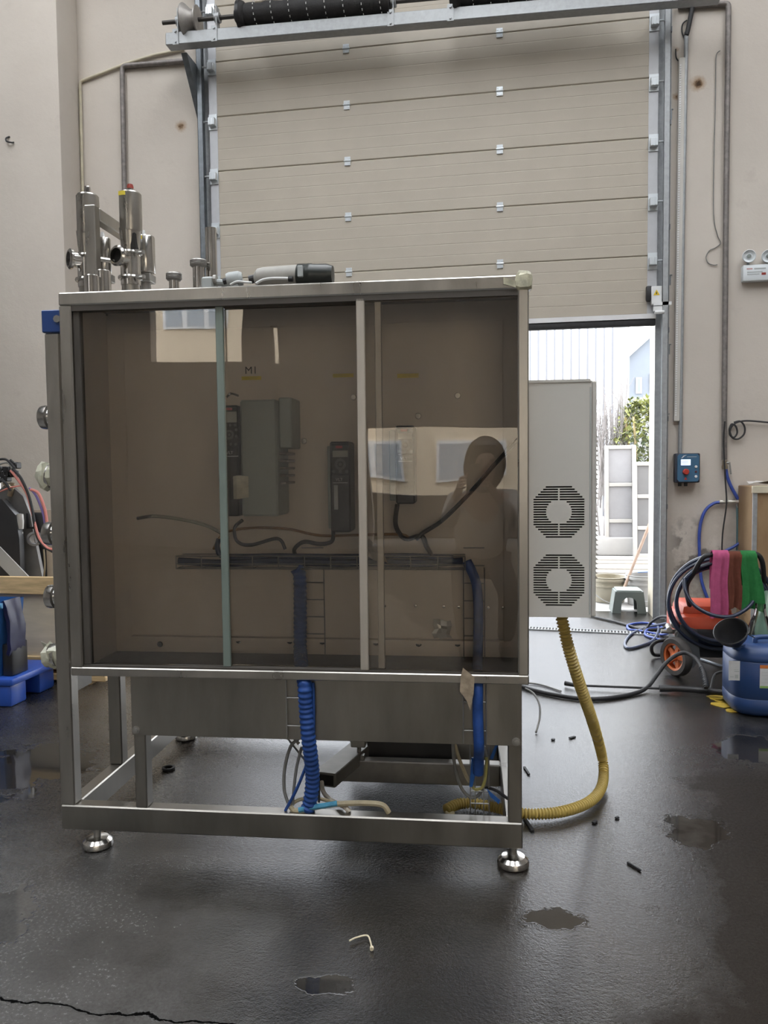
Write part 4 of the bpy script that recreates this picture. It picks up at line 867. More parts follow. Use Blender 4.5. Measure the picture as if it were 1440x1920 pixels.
def button(fx, fy, r, mat, name, h=.02): q = loc(fx, fy); return MB().lathe([(0, h), (r * .8, h), (r, h * .7), (r, 0)], (q.x, Yc - .004, q.z), (0, -1, 0), 20).build(name, mat, fpz)
button(.40, .63, .024, M('stop_red', (.42, .03, .015), .4), 'stop_button', .03); button(.82, .46, .0105, WHITE, 'button', .008); button(.82, .63, .009, M('dim_red', (.10, .035, .05), .5), 'button', .006); button(.82, .79, .0105, WHITE, 'button', .008)
q = loc(.40, .86); MB().prism([(-.012, -.008), (.012, -.008), (0, .012)], (q.x, Yc - .005, q.z), (1, 0, 0), (0, 0, 1), .003).build('triangle_mark', M('stop_red'  , ()), fpz)
q = loc(.32, .115); MB().prism([(-.02, -.014), (-.004, .006), (.022, .014), (.0, -.0), (-.012, -.012)], (q.x, Yc - .005, q.z), (1, 0, 0), (0, 0, 1), .002).build('logo', WHITE, fpz)
cb(.45, .115, .85, .135, 'print_line', GREYP, d=.0055)
for fx in (.22, .47): q = loc(fx, 1.0); MB().cyl((q.x, Yc + .05, q.z + .003), (q.x, Yc + .05, q.z - .028), .014, n=12).build('cable_gland', BLACK, ct)

# emergency twin-head light
el = thing('emergency_light', 'white twin-head emergency light on the right-hand wall', 'emergency light', wp(1430, 524, YW))
a, b = wp(1393, 497, YW - .06), wp(1470, 524, YW - .06); PW = M('emergency_white', (.68, .72, .74), .4, var=.03)
bx = MB().box((a.x, YW - .065, b.z), (b.x, YW + .002, a.z), .01).build('housing', PW, el)
for x in (1405, 1441):
    q = wp(x, 480, YW - .06); hd = MB().lathe([(0, -.01), (.03, -.01), (.046, .02), (.05, .045), (.046, .05), (.042, .044), (.03, .034), (.022, .034), (.018, .042), (0, .04)], (q.x, YW - .03, q.z), (-.12, -1, -.1), 28).build('lamp_head', PW, el)
    MB().lathe([(0, .046), (.015, .044), (.02, .036)], (q.x, YW - .03, q.z), (-.12, -1, -.1), 16).build('bulb', CLEAR, hd)
    MB().cyl((q.x, YW - .03, q.z - .04), (q.x, YW - .03, a.z - .003), .012, n=10).build('neck', GREYP, el)
PINK = M('pink_print', (.5, .3, .3), .6)
for (x0, y0, x1, y1, m) in ((1400, 503, 1411, 505, PINK), (1414, 502.5, 1436, 504, GREYP), (1401, 509.5, 1430, 510.5, GREYP), (1401, 513.5, 1424, 514.5, GREYP), (1428, 511, 1436, 515, RED)):
    p, q = wp(x0, y0, YW - .066), wp(x1, y1, YW - .066); MB().box((p.x, YW - .0662, q.z), (q.x, YW - .064, p.z)).build('printed_line', m, bx)

# water tap, hoses and manifold
tap = thing('water_tap', 'small brass and steel tap at the end of the wall pipe', 'tap', wp(1360, 870, YW))
q = wp(1359, 868, YW - .03); MB().lathe([(0, 0), (.022, 0), (.024, .02), (.018, .04), (.018, .07), (0, .07)], q - Vector((0, 0, .05)), (0, 0, 1), 14).build('body', M('tap_brass', (.35, .3, .22), .4, .8), tap)
MB().cyl(q, q + Vector((.03, -.02, 0)), .009, n=8).build('spindle', STEELD, tap); MB().obox(q + Vector((.03, -.02, .005)), q + Vector((.042, -.02, -.09)), .012, .005, up=(0, 1, 0)).build('lever', GREYC, tap)
def whose(name, label, pxs, r, mat, Y=YW - .03, k=7, cat='hose', group=None): return tag(MB().tube(cr([wp(x, y, Y) if len(t) == 0 else wp(x, y, t[0]) for x, y, *t in pxs], k), r, 10).build(name, mat), label, cat, group)
gw = 'hoses on the right-hand wall'
whose('water_hose', 'blue hose leading from the wall tap to the manifold', [(1361, 878), (1364, 895), (1372, 915), (1384, 936)], .013, BLUEH, group=gw)
whose('water_hose', 'blue hose hanging in a long bow left of the manifold', [(1352, 942), (1338, 944), (1322, 958), (1313, 985), (1311, 1020), (1314, 1080), (1322, 1110), (1332, 1135)], .0125, BLUEH, group=gw)
whose('water_hose', 'grey-green hose hanging straight down from the manifold', [(1382, 945), (1383, 985), (1382, 1045), (1381, 1080)], .010, M('green_grey_hose', (.10, .17, .18), .45, var=.15), group=gw)
whose('water_hose', 'blue hose looping down right of the manifold to behind the drum', [(1393, 950), (1398, 975), (1403, 990), (1408, 1008), (1416, 1045), (1420, 1080), (1422, 1120)], .0125, BLUEH, group=gw)
whose('water_hose', 'blue hose crossing behind the towels to the right', [(1398, 946), (1408, 965), (1406, 990), (1396, 1010), (1378, 1024), (1360, 1033), (1345, 1042)], .012, BLUEH, Y=YW - .05, group=gw)
whose('black_cable', 'thin black cable hanging down the wall past the manifold', [(1359, 790), (1357, 830), (1360, 900), (1362, 945), (1355, 1000), (1353, 1050)], .006, RUBBER, Y=YW - .055, cat='cable')
whose('black_cable', 'black cable coiled in two small loops beside the wall pipe', [(1440 + 40, 796), (1440, 792), (1400, 789), (1380, 793), (1370, 803), (1369, 815), (1376, 820), (1382, 812), (1380, 800), (1372, 795), (1368, 806), (1373, 820), (1384, 823), (1395, 814), (1396, 800), (1388, 790), (1376, 792)], .007, RUBBER, cat='cable')
mf = thing('hose_manifold', 'clear and brass hose manifold fixed level on the wall', 'manifold', wp(1382, 945, YW))
MB().cyl(wp(1350, 942, YW - .03), wp(1416, 939, YW - .03), .011, n=12).build('bar', M('manifold_tube', (.45, .42, .36), .3, .3, var=.1), mf)
for x in (1352, 1368, 1382, 1394, 1408): q = wp(x, 941, YW - .03); MB().cyl(q - Vector((.014, 0, 0)), q + Vector((.014, 0, 0)), .017, n=10).build('fitting', M('fitting_pale', (.5, .48, .44), .35, .4), mf)
for x in (1382, 1394): MB().cyl(wp(x, 941, YW - .03), wp(x + 1, 952, YW - .03), .012, n=10).build('outlet', STEELD, mf)

# stained cabinet at the right edge
hb = thing('metal_locker', 'stained brown metal box against the wall at the right edge', 'cabinet', (2.12, 6.35, 0))
a = wp(1412, 912, 6.15); RST = M('stained_sheet', (.26, .155, .08), .5, .2, var=.35, scale=3, col2=(.40, .28, .16), stretch=(1, 1, .5)); 
MB().box((a.x, 6.15, .02), (a.x + .62, YW - .02, a.z), .006).build('body', RST, hb)
MB().box((a.x - .004, 6.14, .02), (a.x + .03, 6.15, a.z - .01), .002).build('edge_strip', GALV, hb); MB().box((a.x - .01, 6.13, a.z - .05), (a.x + .63, 6.152, a.z + .005), .003).build('top_band', M('pale_band', (.6, .55, .42), .5, var=.2), hb)
k = MB(); rn = random.Random(11); q = wp(1432, 908, 6.3)
k.sheet([[Vector((q.x - .1 + .05 * i, 6.2 + .06 * j, a.z + .012 + rn.uniform(0, .03))) for i in range(6)] for j in range(4)], .003); tag(k.build('crumpled_cloth', M('white_cloth', (.62, .6, .57), .8, var=.1), ang=60), 'crumpled pale cloth lying on top of the brown box', 'cloth')

# ================================================================== pressure washer group
WY = 4.85
pwz = thing('pressure_washer', 'orange and black wheeled pressure washer with a hose coil on its handle', 'pressure washer', (1.2, WY, 0))
def bb(x0, y0, x1, y1, Y0, Y1, name, mat, bev=.02): a, b = wp(x0, y0, Y0), wp(x1, y1, Y0); return MB().box((a.x, Y0, b.z), (b.x, Y1, a.z), bev).build(name, mat, pwz)
a, b = wp(1268, 1135, WY), wp(1388, 1208, WY)
k = MB().box((a.x, WY - .05, b.z), (b.x, WY + .34, a.z - .05), .05); k.box((a.x + .03, WY - .0, a.z - .1), (b.x - .04, WY + .3, a.z + .005), .04); k.build('motor_cover', ORANGE, pwz)
bb(1275, 1178, 1392, 1236, WY - .06, WY + .3, 'chassis', BLACK, .02)
bb(1253, 1146, 1263, 1158, WY - .02, WY + .03, 'red_knob', M('knob_red', (.6, .05, .03), .4), .006)
k = MB(); q = wp(1262, 1175, WY)
for i, (dx, dz, r) in enumerate(((0, .02, .022), (-.03, -.01, .016), (.02, -.04, .02), (-.015, .06, .014))): k.cyl((q.x + dx, WY - .05, q.z + dz), (q.x + dx + .015, WY + .08, q.z + dz), r, n=12)
k.cyl((q.x - .07, WY, q.z - .03), (q.x + .03, WY, q.z - .03), .013, n=10); k.build('pump', STEELD, pwz)
fk = MB(); a = wp(1276, 1170, WY - .06); fk.prism([(0, 0), (.09, -.03), (.11, -.2), (.07, -.26), (0, -.22), (-.03, -.1)], (a.x, WY - .06, a.z), (1, 0, 0), (0, 0, 1), .02).build('side_bracket', M('bracket_grey', (.08, .085, .09), .5, var=.15), pwz)
# wheels
WA = Vector((-.86, -.5, 0)).normalized(); wc = wp(1268, 1231, 4.76); R = wc.z
def wheel(c):
    t = MB().lathe([(R * .7, -.026), (R * .92, -.028), (R, -.016), (R, .016), (R * .92, .028), (R * .7, .026)], c, WA, 32).build('wheel', M('tyre_rubber', (.045, .04, .037), .75, var=.25, scale=20), pwz)
    k = MB().lathe([(R * .6, -.018), (R * .71, -.022), (R * .71, .022), (R * .6, .018)], c, WA, 28); k.lathe([(0, .03), (R * .16, .03), (R * .2, .02), (R * .2, -.02), (0, -.02)], c, WA, 14)
    x, y = perp(WA)
    for i in range(5): th = 2 * math.pi * i / 5; d = x * math.cos(th) + y * math.sin(th); k.obox(c + d * R * .15, c + d * R * .64, .03, .022, up=WA, bev=.003)
    k.build('hub', M('hub_orange', (.62, .16, .05), .45, var=.1), t)
wheel(wc); wheel(wc - WA * .46)
MB().cyl(wc, wc - WA * .46, .01, n=8).build('axle', STEELD, pwz)
q = fp(1236, 1228, .02); MB().tube(cr([q + Vector((.06, .02, .0)), q + Vector((-.03, -.0, -.0)), q + Vector((-.05, -.01, .05)), q + Vector((-.02, 0, .085)), q + Vector((.06, .02, .1))], 5), .012, 8).build('front_foot', BLACK, pwz)
# handle tube
HP = [(1300, 1160), (1287, 1105), (1300, 1075), (1318, 1046), (1336, 1040), (1375, 1037), (1412, 1037), (1428, 1050), (1432, 1090), (1428, 1150)]
MB().tube(cr([wp(x, y, 4.72 + max(0, (y - 1060) / 500)) for x, y in HP], 6), .014, 10).build('handle', BLACK, pwz)
MB().tube(cr([wp(x, y, 4.9) for x, y in ((1290, 1070), (1296, 1050), (1340, 1049), (1400, 1049))], 5), .004, 6).build('cable_hook', RUBBER, pwz)
# coiled high-pressure hose on the handle
k = MB(); pts = []; c = wp(1351, 1126, 4.77); rn = random.Random(2)
for i in range(6 * 26):
    t_ = i / 26 * 2 * math.pi; tu = i / 26; a_ = .268 + .018 * math.sin(tu * 2.1) + (tu - 3) * .012; b_ = .245 + .015 * math.cos(tu * 1.7) + (tu - 3) * .011
    pts.append(c + Vector((a_ * math.cos(t_), -.035 + .014 * tu + .015 * math.sin(t_), b_ * math.sin(t_) - .012 * (tu % 2))))
tag(MB().tube(cr(pts, 2), .0115, 8).build('hose_coil', NAVY), 'dark navy high-pressure hose coiled on the washer handle', 'hose')
tag(MB().tube(cr([wp(x, y, Y) for x, y, Y in ((1283, 1085, 4.74), (1286, 1110, 4.70), (1302, 1135, 4.66), (1335, 1153, 4.62), (1370, 1156, 4.60), (1398, 1143, 4.62), (1412, 1128, 4.66))], 7), .011, 10).build('hose_strand', NAVY), 'single dark hose strand sagging across the orange washer cover', 'hose')
def towel(name, label, x0, x1, y0, y1, mat, seed, flare=0., skew=0., back=.6):
    Y = 4.70; rn = random.Random(seed); a, b = wp(x0, y0, Y), wp(x1, y0, Y); zt = a.z; zb = wp(x0, y1, Y).z; nx, ny = 15, 22; g = []
    for j in range(ny):
        t_ = j / (ny - 1); row = []
        for i in range(nx):
            s_ = i / (nx - 1); wv = .007 * math.sin(s_ * 9 + seed) + .005 * math.sin(s_ * 17 + seed * 2)
            if t_ < .3: dz = (1 - t_ / .3) * (zt - zb) * back; y = Y + .048 + wv * .5; z = zt - dz
            elif t_ < .36: z = zt + .008 * math.sin((t_ - .3) / .06 * math.pi); y = Y + .048 - .075 * (t_ - .3) / .06
            else: q = (t_ - .36) / .64; z = zt - q * (zt - zb) * (1 + .03 * math.sin(s_ * 5 + seed)); y = Y - .027 - .01 * q + wv * (.4 + q)
            q = max(0, (t_ - .36) / .64); x = a.x + (b.x - a.x) * s_ + flare * q * (s_ - .3) + skew * q + .004 * math.sin(q * 8 + seed)
            row.append(Vector((x, y, z)))
        g.append(row)
    m = MB().sheet(g, .004); return tag(m.build(name, mat, ang=80), label, 'towel', 'towels on the washer handle')
def fabric(n, c): return M(n, c, .95, var=.12, scale=25, bump=.5, bscale=180, spec=.1)
towel('towel', 'pink towel folded over the handle, leftmost of the three', 1334, 1364, 1034, 1154, fabric('pink_cloth', (.40, .085, .18)), 1, .01, -.01)
towel('towel', 'brown towel folded over the handle between pink and green', 1362, 1388, 1036, 1140, fabric('brown_cloth', (.13, .045, .03)), 2)
towel('towel', 'green towel folded over the handle, rightmost of the three', 1388, 1416, 1035, 1142, fabric('green_cloth', (.03, .165, .05)), 3, .05, .02)

# blue drum and funnel
dm = thing('plastic_drum', 'blue plastic drum with paper labels standing on the wet floor at the right', 'drum', (1.24, 4.16, 0))
cx, cy, rw = 1.245, 4.17, .172
def sq(r, z, e=3.2, n=40): return [Vector((cx + r * math.copysign(abs(math.cos(2 * math.pi * i / n)) ** (2 / e), math.cos(2 * math.pi * i / n)), cy + r * math.copysign(abs(math.sin(2 * math.pi * i / n)) ** (2 / e), math.sin(2 * math.pi * i / n)), z)) for i in range(n)]
H = .375; rings = [(0, .0), (.13, .0), (.15, .006), (.165, .025), (.17, .05), (.17, .085), (.166, .09), (.17, .095), (.17, .27), (.166, .275), (.17, .28), (.168, .30), (.155, .335), (.13, .352), (.1, .356), (0.0001, .356)]
k = MB(); rr = [sq(max(r, .0005), z) for r, z in rings]; n = 40
k.add([p for r in rr for p in r], [(i * n + j, i * n + (j + 1) % n, (i + 1) * n + (j + 1) % n, (i + 1) * n + j) for i in range(len(rr) - 1) for j in range(n)]); k.build('body', M('drum_blue', (.02, .055, .17), .4, var=.06, scale=5), dm, ang=50)
q = Vector((cx + .01, cy - .02, .35)); MB().tube(cr([q + Vector((-.06, -.05, 0)), q + Vector((-.055, -.05, .03)), q + Vector((0, -.05, .036)), q + Vector((.06, -.05, .03)), q + Vector((.065, -.05, 0))], 6), .012, 10).build('handle', M('drum_blue', ()), dm)
MB().lathe([(0, 0), (.034, 0), (.034, .025), (.028, .03), (0, .03)], (1.115, 4.085, .325), n=20).build('neck', M('drum_blue', ()), dm)
LB = M('label_white', (.6, .61, .62), .6, var=.08, scale=12)
def dlabel(x0, y0, x1, y1, mat, Y=cy - .1705, par=dm, name='paper_label', d=.001): a, b = wp(x0, y0, Y), wp(x1, y1, Y); return MB().box((a.x, Y - d, b.z), (b.x, Y, a.z)).build(name, mat, par)
l1 = dlabel(1366.5, 1239, 1387, 1276, LB)
for (x0, y0, x1, y1) in ((1376, 1255, 1385, 1256), (1377, 1258, 1386, 1260), (1369, 1268, 1376, 1270), (1378, 1265, 1384, 1272)): dlabel(x0, y0, x1, y1, GREYP, cy - .1717, l1, 'print_mark', .0004)
l2 = dlabel(1425, 1247, 1452, 1291, LB)
dlabel(1425, 1247, 1452, 1254, M('label_orange', (.6, .18, .04), .6), cy - .1717, l2, 'orange_band', .0004); dlabel(1425, 1286, 1452, 1291, M('label_green', (.25, .42, .12), .6), cy - .1717, l2, 'green_band', .0004)
for y in (1260, 1266, 1273, 1280): dlabel(1428, y, 1446, y + 1, GREYP, cy - .1717, l2, 'print_mark', .0004)
fn = thing('funnel', 'black plastic funnel tilted in the neck of the blue drum', 'funnel', (cx - .095, cy - .06, .375))
fc = wp(1370, 1183, 4.0); o = Vector((1.105, 4.075, .335)); ax = (fc - o).normalized(); ln = (fc - o).length
MB().lathe([(.009, .0), (.012, .02), (.03, .034), (.07, ln * .72), (.079, ln - .004), (.083, ln), (.079, ln + .003), (.075, ln), (.066, ln * .72), (.02, .034), (.007, .02)], o, ax, 36).build('bowl', BLACK, fn)
q = o + ax * ln; MB().obox(q + Vector((.07, 0, -.01)), q + Vector((.11, 0, -.03)), .02, .004).build('tab', BLACK, fn)
# clear jugs behind the drum
for lab, x, y0, yb, r, Y in (('clear plastic jug standing behind the blue drum', 1426, 1132, 1195, .085, 4.52), ('pale green plastic bottle behind the jug at the right edge', 1437, 1108, 1190, .06, 4.72)):
    a = wp(x, y0, Y); tag(MB().lathe([(0, 0), (r, 0), (r * 1.02, .03), (r, a.z * .55), (r * .6, a.z * .8), (r * .3, a.z * .9), (r * .32, a.z), (r * .25, a.z), (r * .5, a.z * .78), (r * .95, a.z * .55), (r * .96, .01), (0, .01)], (a.x, Y, 0), n=24).build('plastic_jug', CLEAR if Y < 4.6 else M('pale_green_plastic', (.35, .5, .42), .2, var=.05, spec=.8)), lab, 'jug')
# yellow spill by the drum: a few flat dry flakes
for i, (x, y, r) in enumerate(((1352, 1309, .05), (1364, 1322, .055), (1376, 1333, .03), (1358, 1315, .03))):
    p = fp(x, y); rn = random.Random(i); tag(MB().prism([((1.35 * r) * (1 + rn.uniform(-.25, .25)) * math.cos(t / 12 * 6.283), r * (1 + rn.uniform(-.25, .25)) * math.sin(t / 12 * 6.283)) for t in range(12)], (p.x, p.y, .0005), (1, 0, 0), (0, 1, 0), .0025).build('yellow_flake', M('yellow_flake', (.55, .38, .04), .5, var=.15, scale=30)),
        ['yellow leaf-like flake on the floor nearest the lance', 'largest yellow flake on the floor against the drum', 'small yellow flake on the floor in front of the drum', 'small yellow flake among the larger ones by the drum'][i], 'flake', 'yellow flakes beside the drum')

# lance, trigger grip and hoses on the floor
gn = thing('spray_lance', 'black pressure-washer lance with trigger grip lying on the floor', 'spray lance', fp(1250, 1300))
def fl(x, y, z=.02): return fp(x, y, z)
MB().tube([fl(1078, 1285), fl(1238, 1291, .022)], .0065, 8).build('rod', RUBBER, gn); MB().cyl(fl(1060, 1281), fl(1079, 1285), .014, .011, 12).build('nozzle', BLACK, gn)
MB().tube(cr([fl(1236, 1291, .025), fl(1262, 1291, .028), fl(1300, 1293, .028), fl(1330, 1296, .03), fl(1356, 1299, .035)], 5), .02, 10, rf=lambda L: .019 if L < .06 or .28 > L > .25 else .0165).build('grip', BLACK, gn)
k = MB(); k.tube(cr([fl(1333, 1292, .04), fl(1338, 1270, .07), fl(1345, 1262, .09), fl(1360, 1262, .1), fl(1366, 1290, .05)], 5), .008, 8); k.build('trigger_guard', BLACK, gn)
gf = 'hoses on the floor'
def fhose(name, label, pts, r, mat, k=8, cat='hose', rf=None, n=10): return tag(MB().tube(cr([fp(x, y, z[0] if z else r + .001) for x, y, *z in pts], k), r, n, rf=rf).build(name, mat), label, cat, gf)
fhose('pressure_hose', 'black pressure hose curving over the floor from the lance to behind the machine', [(1324, 1290, .062), (1320, 1262, .118), (1306, 1236, .165), (1280, 1224, .18), (1252, 1240, .14), (1232, 1265, .075), (1214, 1288, .025), (1190, 1300, .012), (1140, 1309, .012), (1090, 1310, .012), (1040, 1303, .012), (1000, 1294, .012), (970, 1284, .012), (930, 1272, .012)], .0115, RUBBER)
fhose('hose_grip', 'ribbed black hose bend protector at the lance grip', [(1324, 1288, .066), (1321, 1270, .10), (1315, 1252, .135)], .015, M('ribbed_grey', (.06, .065, .07), .4), k=30, rf=lambda L: .014 + .003 * math.sin(L * 2 * math.pi / .016))
fhose('thin_hose', 'thin grey hose lying on the floor just right of the machine', [(960, 1278, .01), (1010, 1283, .006), (1052, 1296, .006)], .005, GREYC)
fhose('pressure_hose', 'grey hose loop lying nearest the doorway cables', [(1255, 1168, .04), (1215, 1176), (1185, 1188), (1172, 1205), (1178, 1215), (1200, 1211), (1225, 1200), (1235, 1180), (1228, 1170)], .010, M('slate_hose', (.09, .11, .17), .35, var=.2))
fhose('pressure_hose', 'blue hose twisted across the floor left of the washer pump', [(1262, 1185, .06), (1240, 1190), (1218, 1186), (1195, 1182), (1180, 1180), (1178, 1172), (1205, 1168), (1232, 1172), (1250, 1182)], .009, BLUEH)
fhose('pressure_hose', 'dark hose leading out through the doorway past the air conditioner', [(1250, 1175, .03), (1235, 1180), (1205, 1180), (1180, 1173), (1155, 1166), (1120, 1158), (1090, 1150)], .009, RUBBER)
fhose('pressure_hose', 'black hose arching from the washer pump to the floor', [(1262, 1158, .16), (1240, 1156, .13), (1222, 1166, .06), (1212, 1178), (1205, 1186)], .010, RUBBER)
fhose('pressure_hose', 'second blue hose running under the washer pump', [(1268, 1196, .04), (1245, 1200), (1225, 1196), (1210, 1190), (1215, 1180), (1240, 1178), (1262, 1186)], .009, BLUEH)
fhose('pressure_hose', 'pale grey hose lying under the washer towards the drum', [(1296, 1232), (1320, 1238), (1345, 1246), (1365, 1252)], .008, M('pale_hose', (.3, .34, .4), .35))

# floor litter
fr_ = fp(316, 1443); tag(MB().lathe([(.018, 0), (.026, 0), (.028, .006), (.026, .011), (.018, .011), (.016, .006), (.018, 0)], (fr_.x, fr_.y, .0005), n=24).build('rubber_ring', RUBBER), 'small black rubber ring on the floor behind the base beam', 'ring')
tie = [fp(x, y, .008) for x, y in ((655, 1764), (668, 1758), (688, 1754), (694, 1764), (697, 1778))]; k = MB().tube(cr(tie, 6), .0022, 6); k.cyl(fp(697, 1776, .008), fp(697, 1780, .008), .005, n=8); tag(k.build('cable_tie', M('tie_white', (.7, .62, .45), .5)), 'white cut cable tie lying on the wet floor in front', 'cable tie')
def bit(lab, p0, p1, w=.006): a, b = fp(*p0, .004), fp(*p1, .004); tag(MB().obox(a, b, w, .006, bev=.001).build('debris_scrap', RUBBER), lab, 'scrap', 'dark scraps on the floor')
bit('dark stick-like scrap by the right corner post', (983, 1438), (992, 1452), .01); bit('dark rod end below the yellow hose by the corner', (981, 1530), (999, 1558), .012); bit('dark curved scrap right of the foot', (1176, 1617), (1202, 1632)); bit('tiny dark chip on the bright wet floor', (1112, 1543), (1118, 1539), .012); bit('tiny dark chip beyond the yellow hose', (1068, 1384), (1078, 1381), .014); bit('dark pebble beside the yellow hose', (1034, 1386), (1040, 1387), .018); bit('round dark pebble right of the hose bend', (1155, 1532), (1159, 1534), .016)
fhose('grey_wire', 'grey wire end bent over beside the cabinet corner', [(985, 1291, .14), (1000, 1300, .13), (1011, 1320, .1), (1012, 1345, .05), (1005, 1373, .006)], .005, GREYC, cat='wire')

# ================================================================== left: crate, robot-like machine, blue bin and pallet
crt = thing('wooden_crate', 'open plywood crate with pale wood battens behind the machine on the left', 'crate', (-3.2, 4.8, 0))
cx0, cx1, cy0, cy1 = -3.95, -2.42, 4.15, 5.4
def cbx(a, b, name, mat): return MB().box(a, b, .004).build(name, mat, crt)
cbx((cx0, cy0, .10), (cx1, cy0 + .015, .56), 'side_board', PLY); cbx((cx0, cy1 - .015, .10), (cx1, cy1, .56), 'side_board', PLY); cbx((cx0, cy0 + .015, .10), (cx0 + .015, cy1 - .015, .56), 'side_board', PLY); cbx((cx1 - .015, cy0 + .015, .10), (cx1, cy1 - .015, .56), 'side_board', PLY)
for y0, y1, z0, z1 in ((cy0 - .025, cy0, .53, .635), (cy1, cy1 + .025, .53, .655), (cy0 - .025, cy0, .085, .16), (cy1, cy1 + .025, .085, .16)): cbx((cx0 - .02, y0, z0), (cx1 + .02, y1, z1), 'batten', WOOD)
for x in (cx0 + .05, cx1 - .13, (cx0 + cx1) / 2): cbx((x, cy0 - .02, 0.0), (x + .1, cy1 + .02, .085), 'skid', WOOD)
cbx((cx1, cy0 + .02, .09), (cx1 + .03, cy1, .15), 'batten', WOOD); cbx((cx1, cy0 + .02, .54), (cx1 + .03, cy1, .635), 'batten', WOOD); cbx((cx0, cy0 + .015, .085), (cx1, cy1 - .015, .10), 'base_board', PLY)
cbx((cx0 + .0, cy0 - .02, .02), (cx1 + .06, cy0 + .06, .06), 'bottom_plank', WOOD); cbx((cx0 + .0, cy0 + .3, .0), (cx1 + .1, cy0 + .42, .03), 'bottom_plank', WOOD)
rb = thing('black_machine', 'black machine with side plates, hoses and a gauge inside the crate', 'machine', (-3.3, 4.75, .1))
def R_(x, y, Y): return wp(x, y, Y)
def pl(pxs, Y, th, name, mat): q = [wp(x, y, Y) for x, y in pxs]; return MB().prism([(p.x, p.z) for p in q], (0, Y, 0), (1, 0, 0), (0, 0, 1), th * -1 if False else th).build(name, mat, rb)
BK = M('machine_black', (.022, .022, .024), .35, var=.2, scale=6); SG = M('machine_silver', (.42, .41, .39), .4, .4, var=.1, scale=6)
pl([(-30, 940), (12, 935), (38, 965), (45, 1010), (48, 1090), (-30, 1090)], 4.72, .05, 'cover', BK)
pl([(-30, 945), (20, 905), (48, 930), (62, 965), (68, 1000), (86, 1090), (46, 1090), (40, 1000), (20, 950)], 4.80, .03, 'side_plate', M('dark_silver', (.16, .155, .15), .45, .4, var=.2, scale=6))
pl([(62, 955), (100, 955), (112, 1090), (76, 1090)], 4.9, .03, 'rear_plate', M('tan_plate', (.45, .38, .30), .5, var=.1))
MB().box((wp(-40, 900, 4.85).x, 4.85, .10), (wp(80, 900, 4.85).x, 5.2, wp(20, 960, 4.85).z), .03).build('body', BK, rb)
a = wp(65, 1010, 4.78); MB().lathe([(0, .01), (.03, .012), (.036, .02), (.05, .016), (.05, -.02), (0, -.02)], a, (.45, -1, .0), 24).build('gauge', M('gauge_grey', (.30, .30, .31), .25, .6), rb)
a = wp(38, 978, 4.7); MB().lathe([(0, -.05), (.02, -.05), (.025, 0), (.022, .05), (0, .055)], a, (0, 0, 1), 16).build('capacitor', SG, rb)
MB().box((wp(52, 965, 4.78).x, 4.76, wp(52, 990, 4.78).z), (wp(57, 965, 4.78).x, 4.78, wp(52, 962, 4.78).z)).box((wp(52, 965, 4.78).x, 4.76, wp(52, 991, 4.78).z), (wp(66, 965, 4.78).x, 4.78, wp(52, 987, 4.78).z)).build('angle_mark', BLACK, rb)
MB().obox(wp(-8, 1034, 4.5), wp(58, 1102, 4.5), .09, .008, up=(0, 1, 0)).build('flat_brace', M('brace_grey', (.40, .40, .39), .5, .3, var=.06), rb)
MB().box((wp(25, 1000, 4.7).x, 4.713, wp(25, 1004, 4.7).z), (wp(40, 1000, 4.7).x, 4.72, wp(25, 998, 4.7).z)).build('white_label', LB, rb)
k = MB(); rn = random.Random(8)
for i in range(7): q = wp(2 + 4.5 * i, 880 + 8 * (i % 3) - 8 * (i > 4), 4.78); k.box((q.x - .03, 4.76, q.z - .025), (q.x + .02, 4.82, q.z + .02), .006); k.cyl(q, q + Vector((rn.uniform(-.04, .06), -.03, rn.uniform(-.05, .05))), .012, n=8)
k.build('valve_cluster', BLACK, rb)
k = MB().cyl(wp(18, 930, 4.76), wp(24, 905, 4.76), .018, n=10); k.cyl(wp(8, 905, 4.75), wp(22, 915, 4.75), .014, n=10); k.build('brass_fittings', M('tap_brass', ()), rb)
PK = M('pink_hose', (.55, .2, .17), .4, var=.15)
for pts, r, mt in (([(20, 882), (34, 900), (50, 925), (60, 960), (66, 985), (74, 1010), (90, 1028), (108, 1030)], .009, PK), ([(24, 878), (40, 898), (54, 930), (62, 965), (68, 1000), (80, 1022), (100, 1035)], .010, BLACK), ([(57, 918), (72, 925), (84, 955), (88, 980), (90, 1000)], .010, PK), ([(55, 915), (68, 930), (80, 960), (85, 985), (92, 1010)], .008, M('violet_hose', (.16, .12, .3), .4)), ([(0, 922), (20, 914), (45, 910)], .005, PK), ([(-5, 862), (12, 862), (28, 878)], .008, BLACK), ([(-5, 872), (15, 868), (24, 884)], .006, GREYC), ([(-5, 895), (10, 905), (20, 920)], .009, BLACK), ([(82, 1030), (84, 1060), (82, 1085)], .006, M('tap_brass', ()))):
    MB().tube(cr([wp(x, y, 4.70) for x, y in pts], 6), r, 8).build('hose', mt, rb)
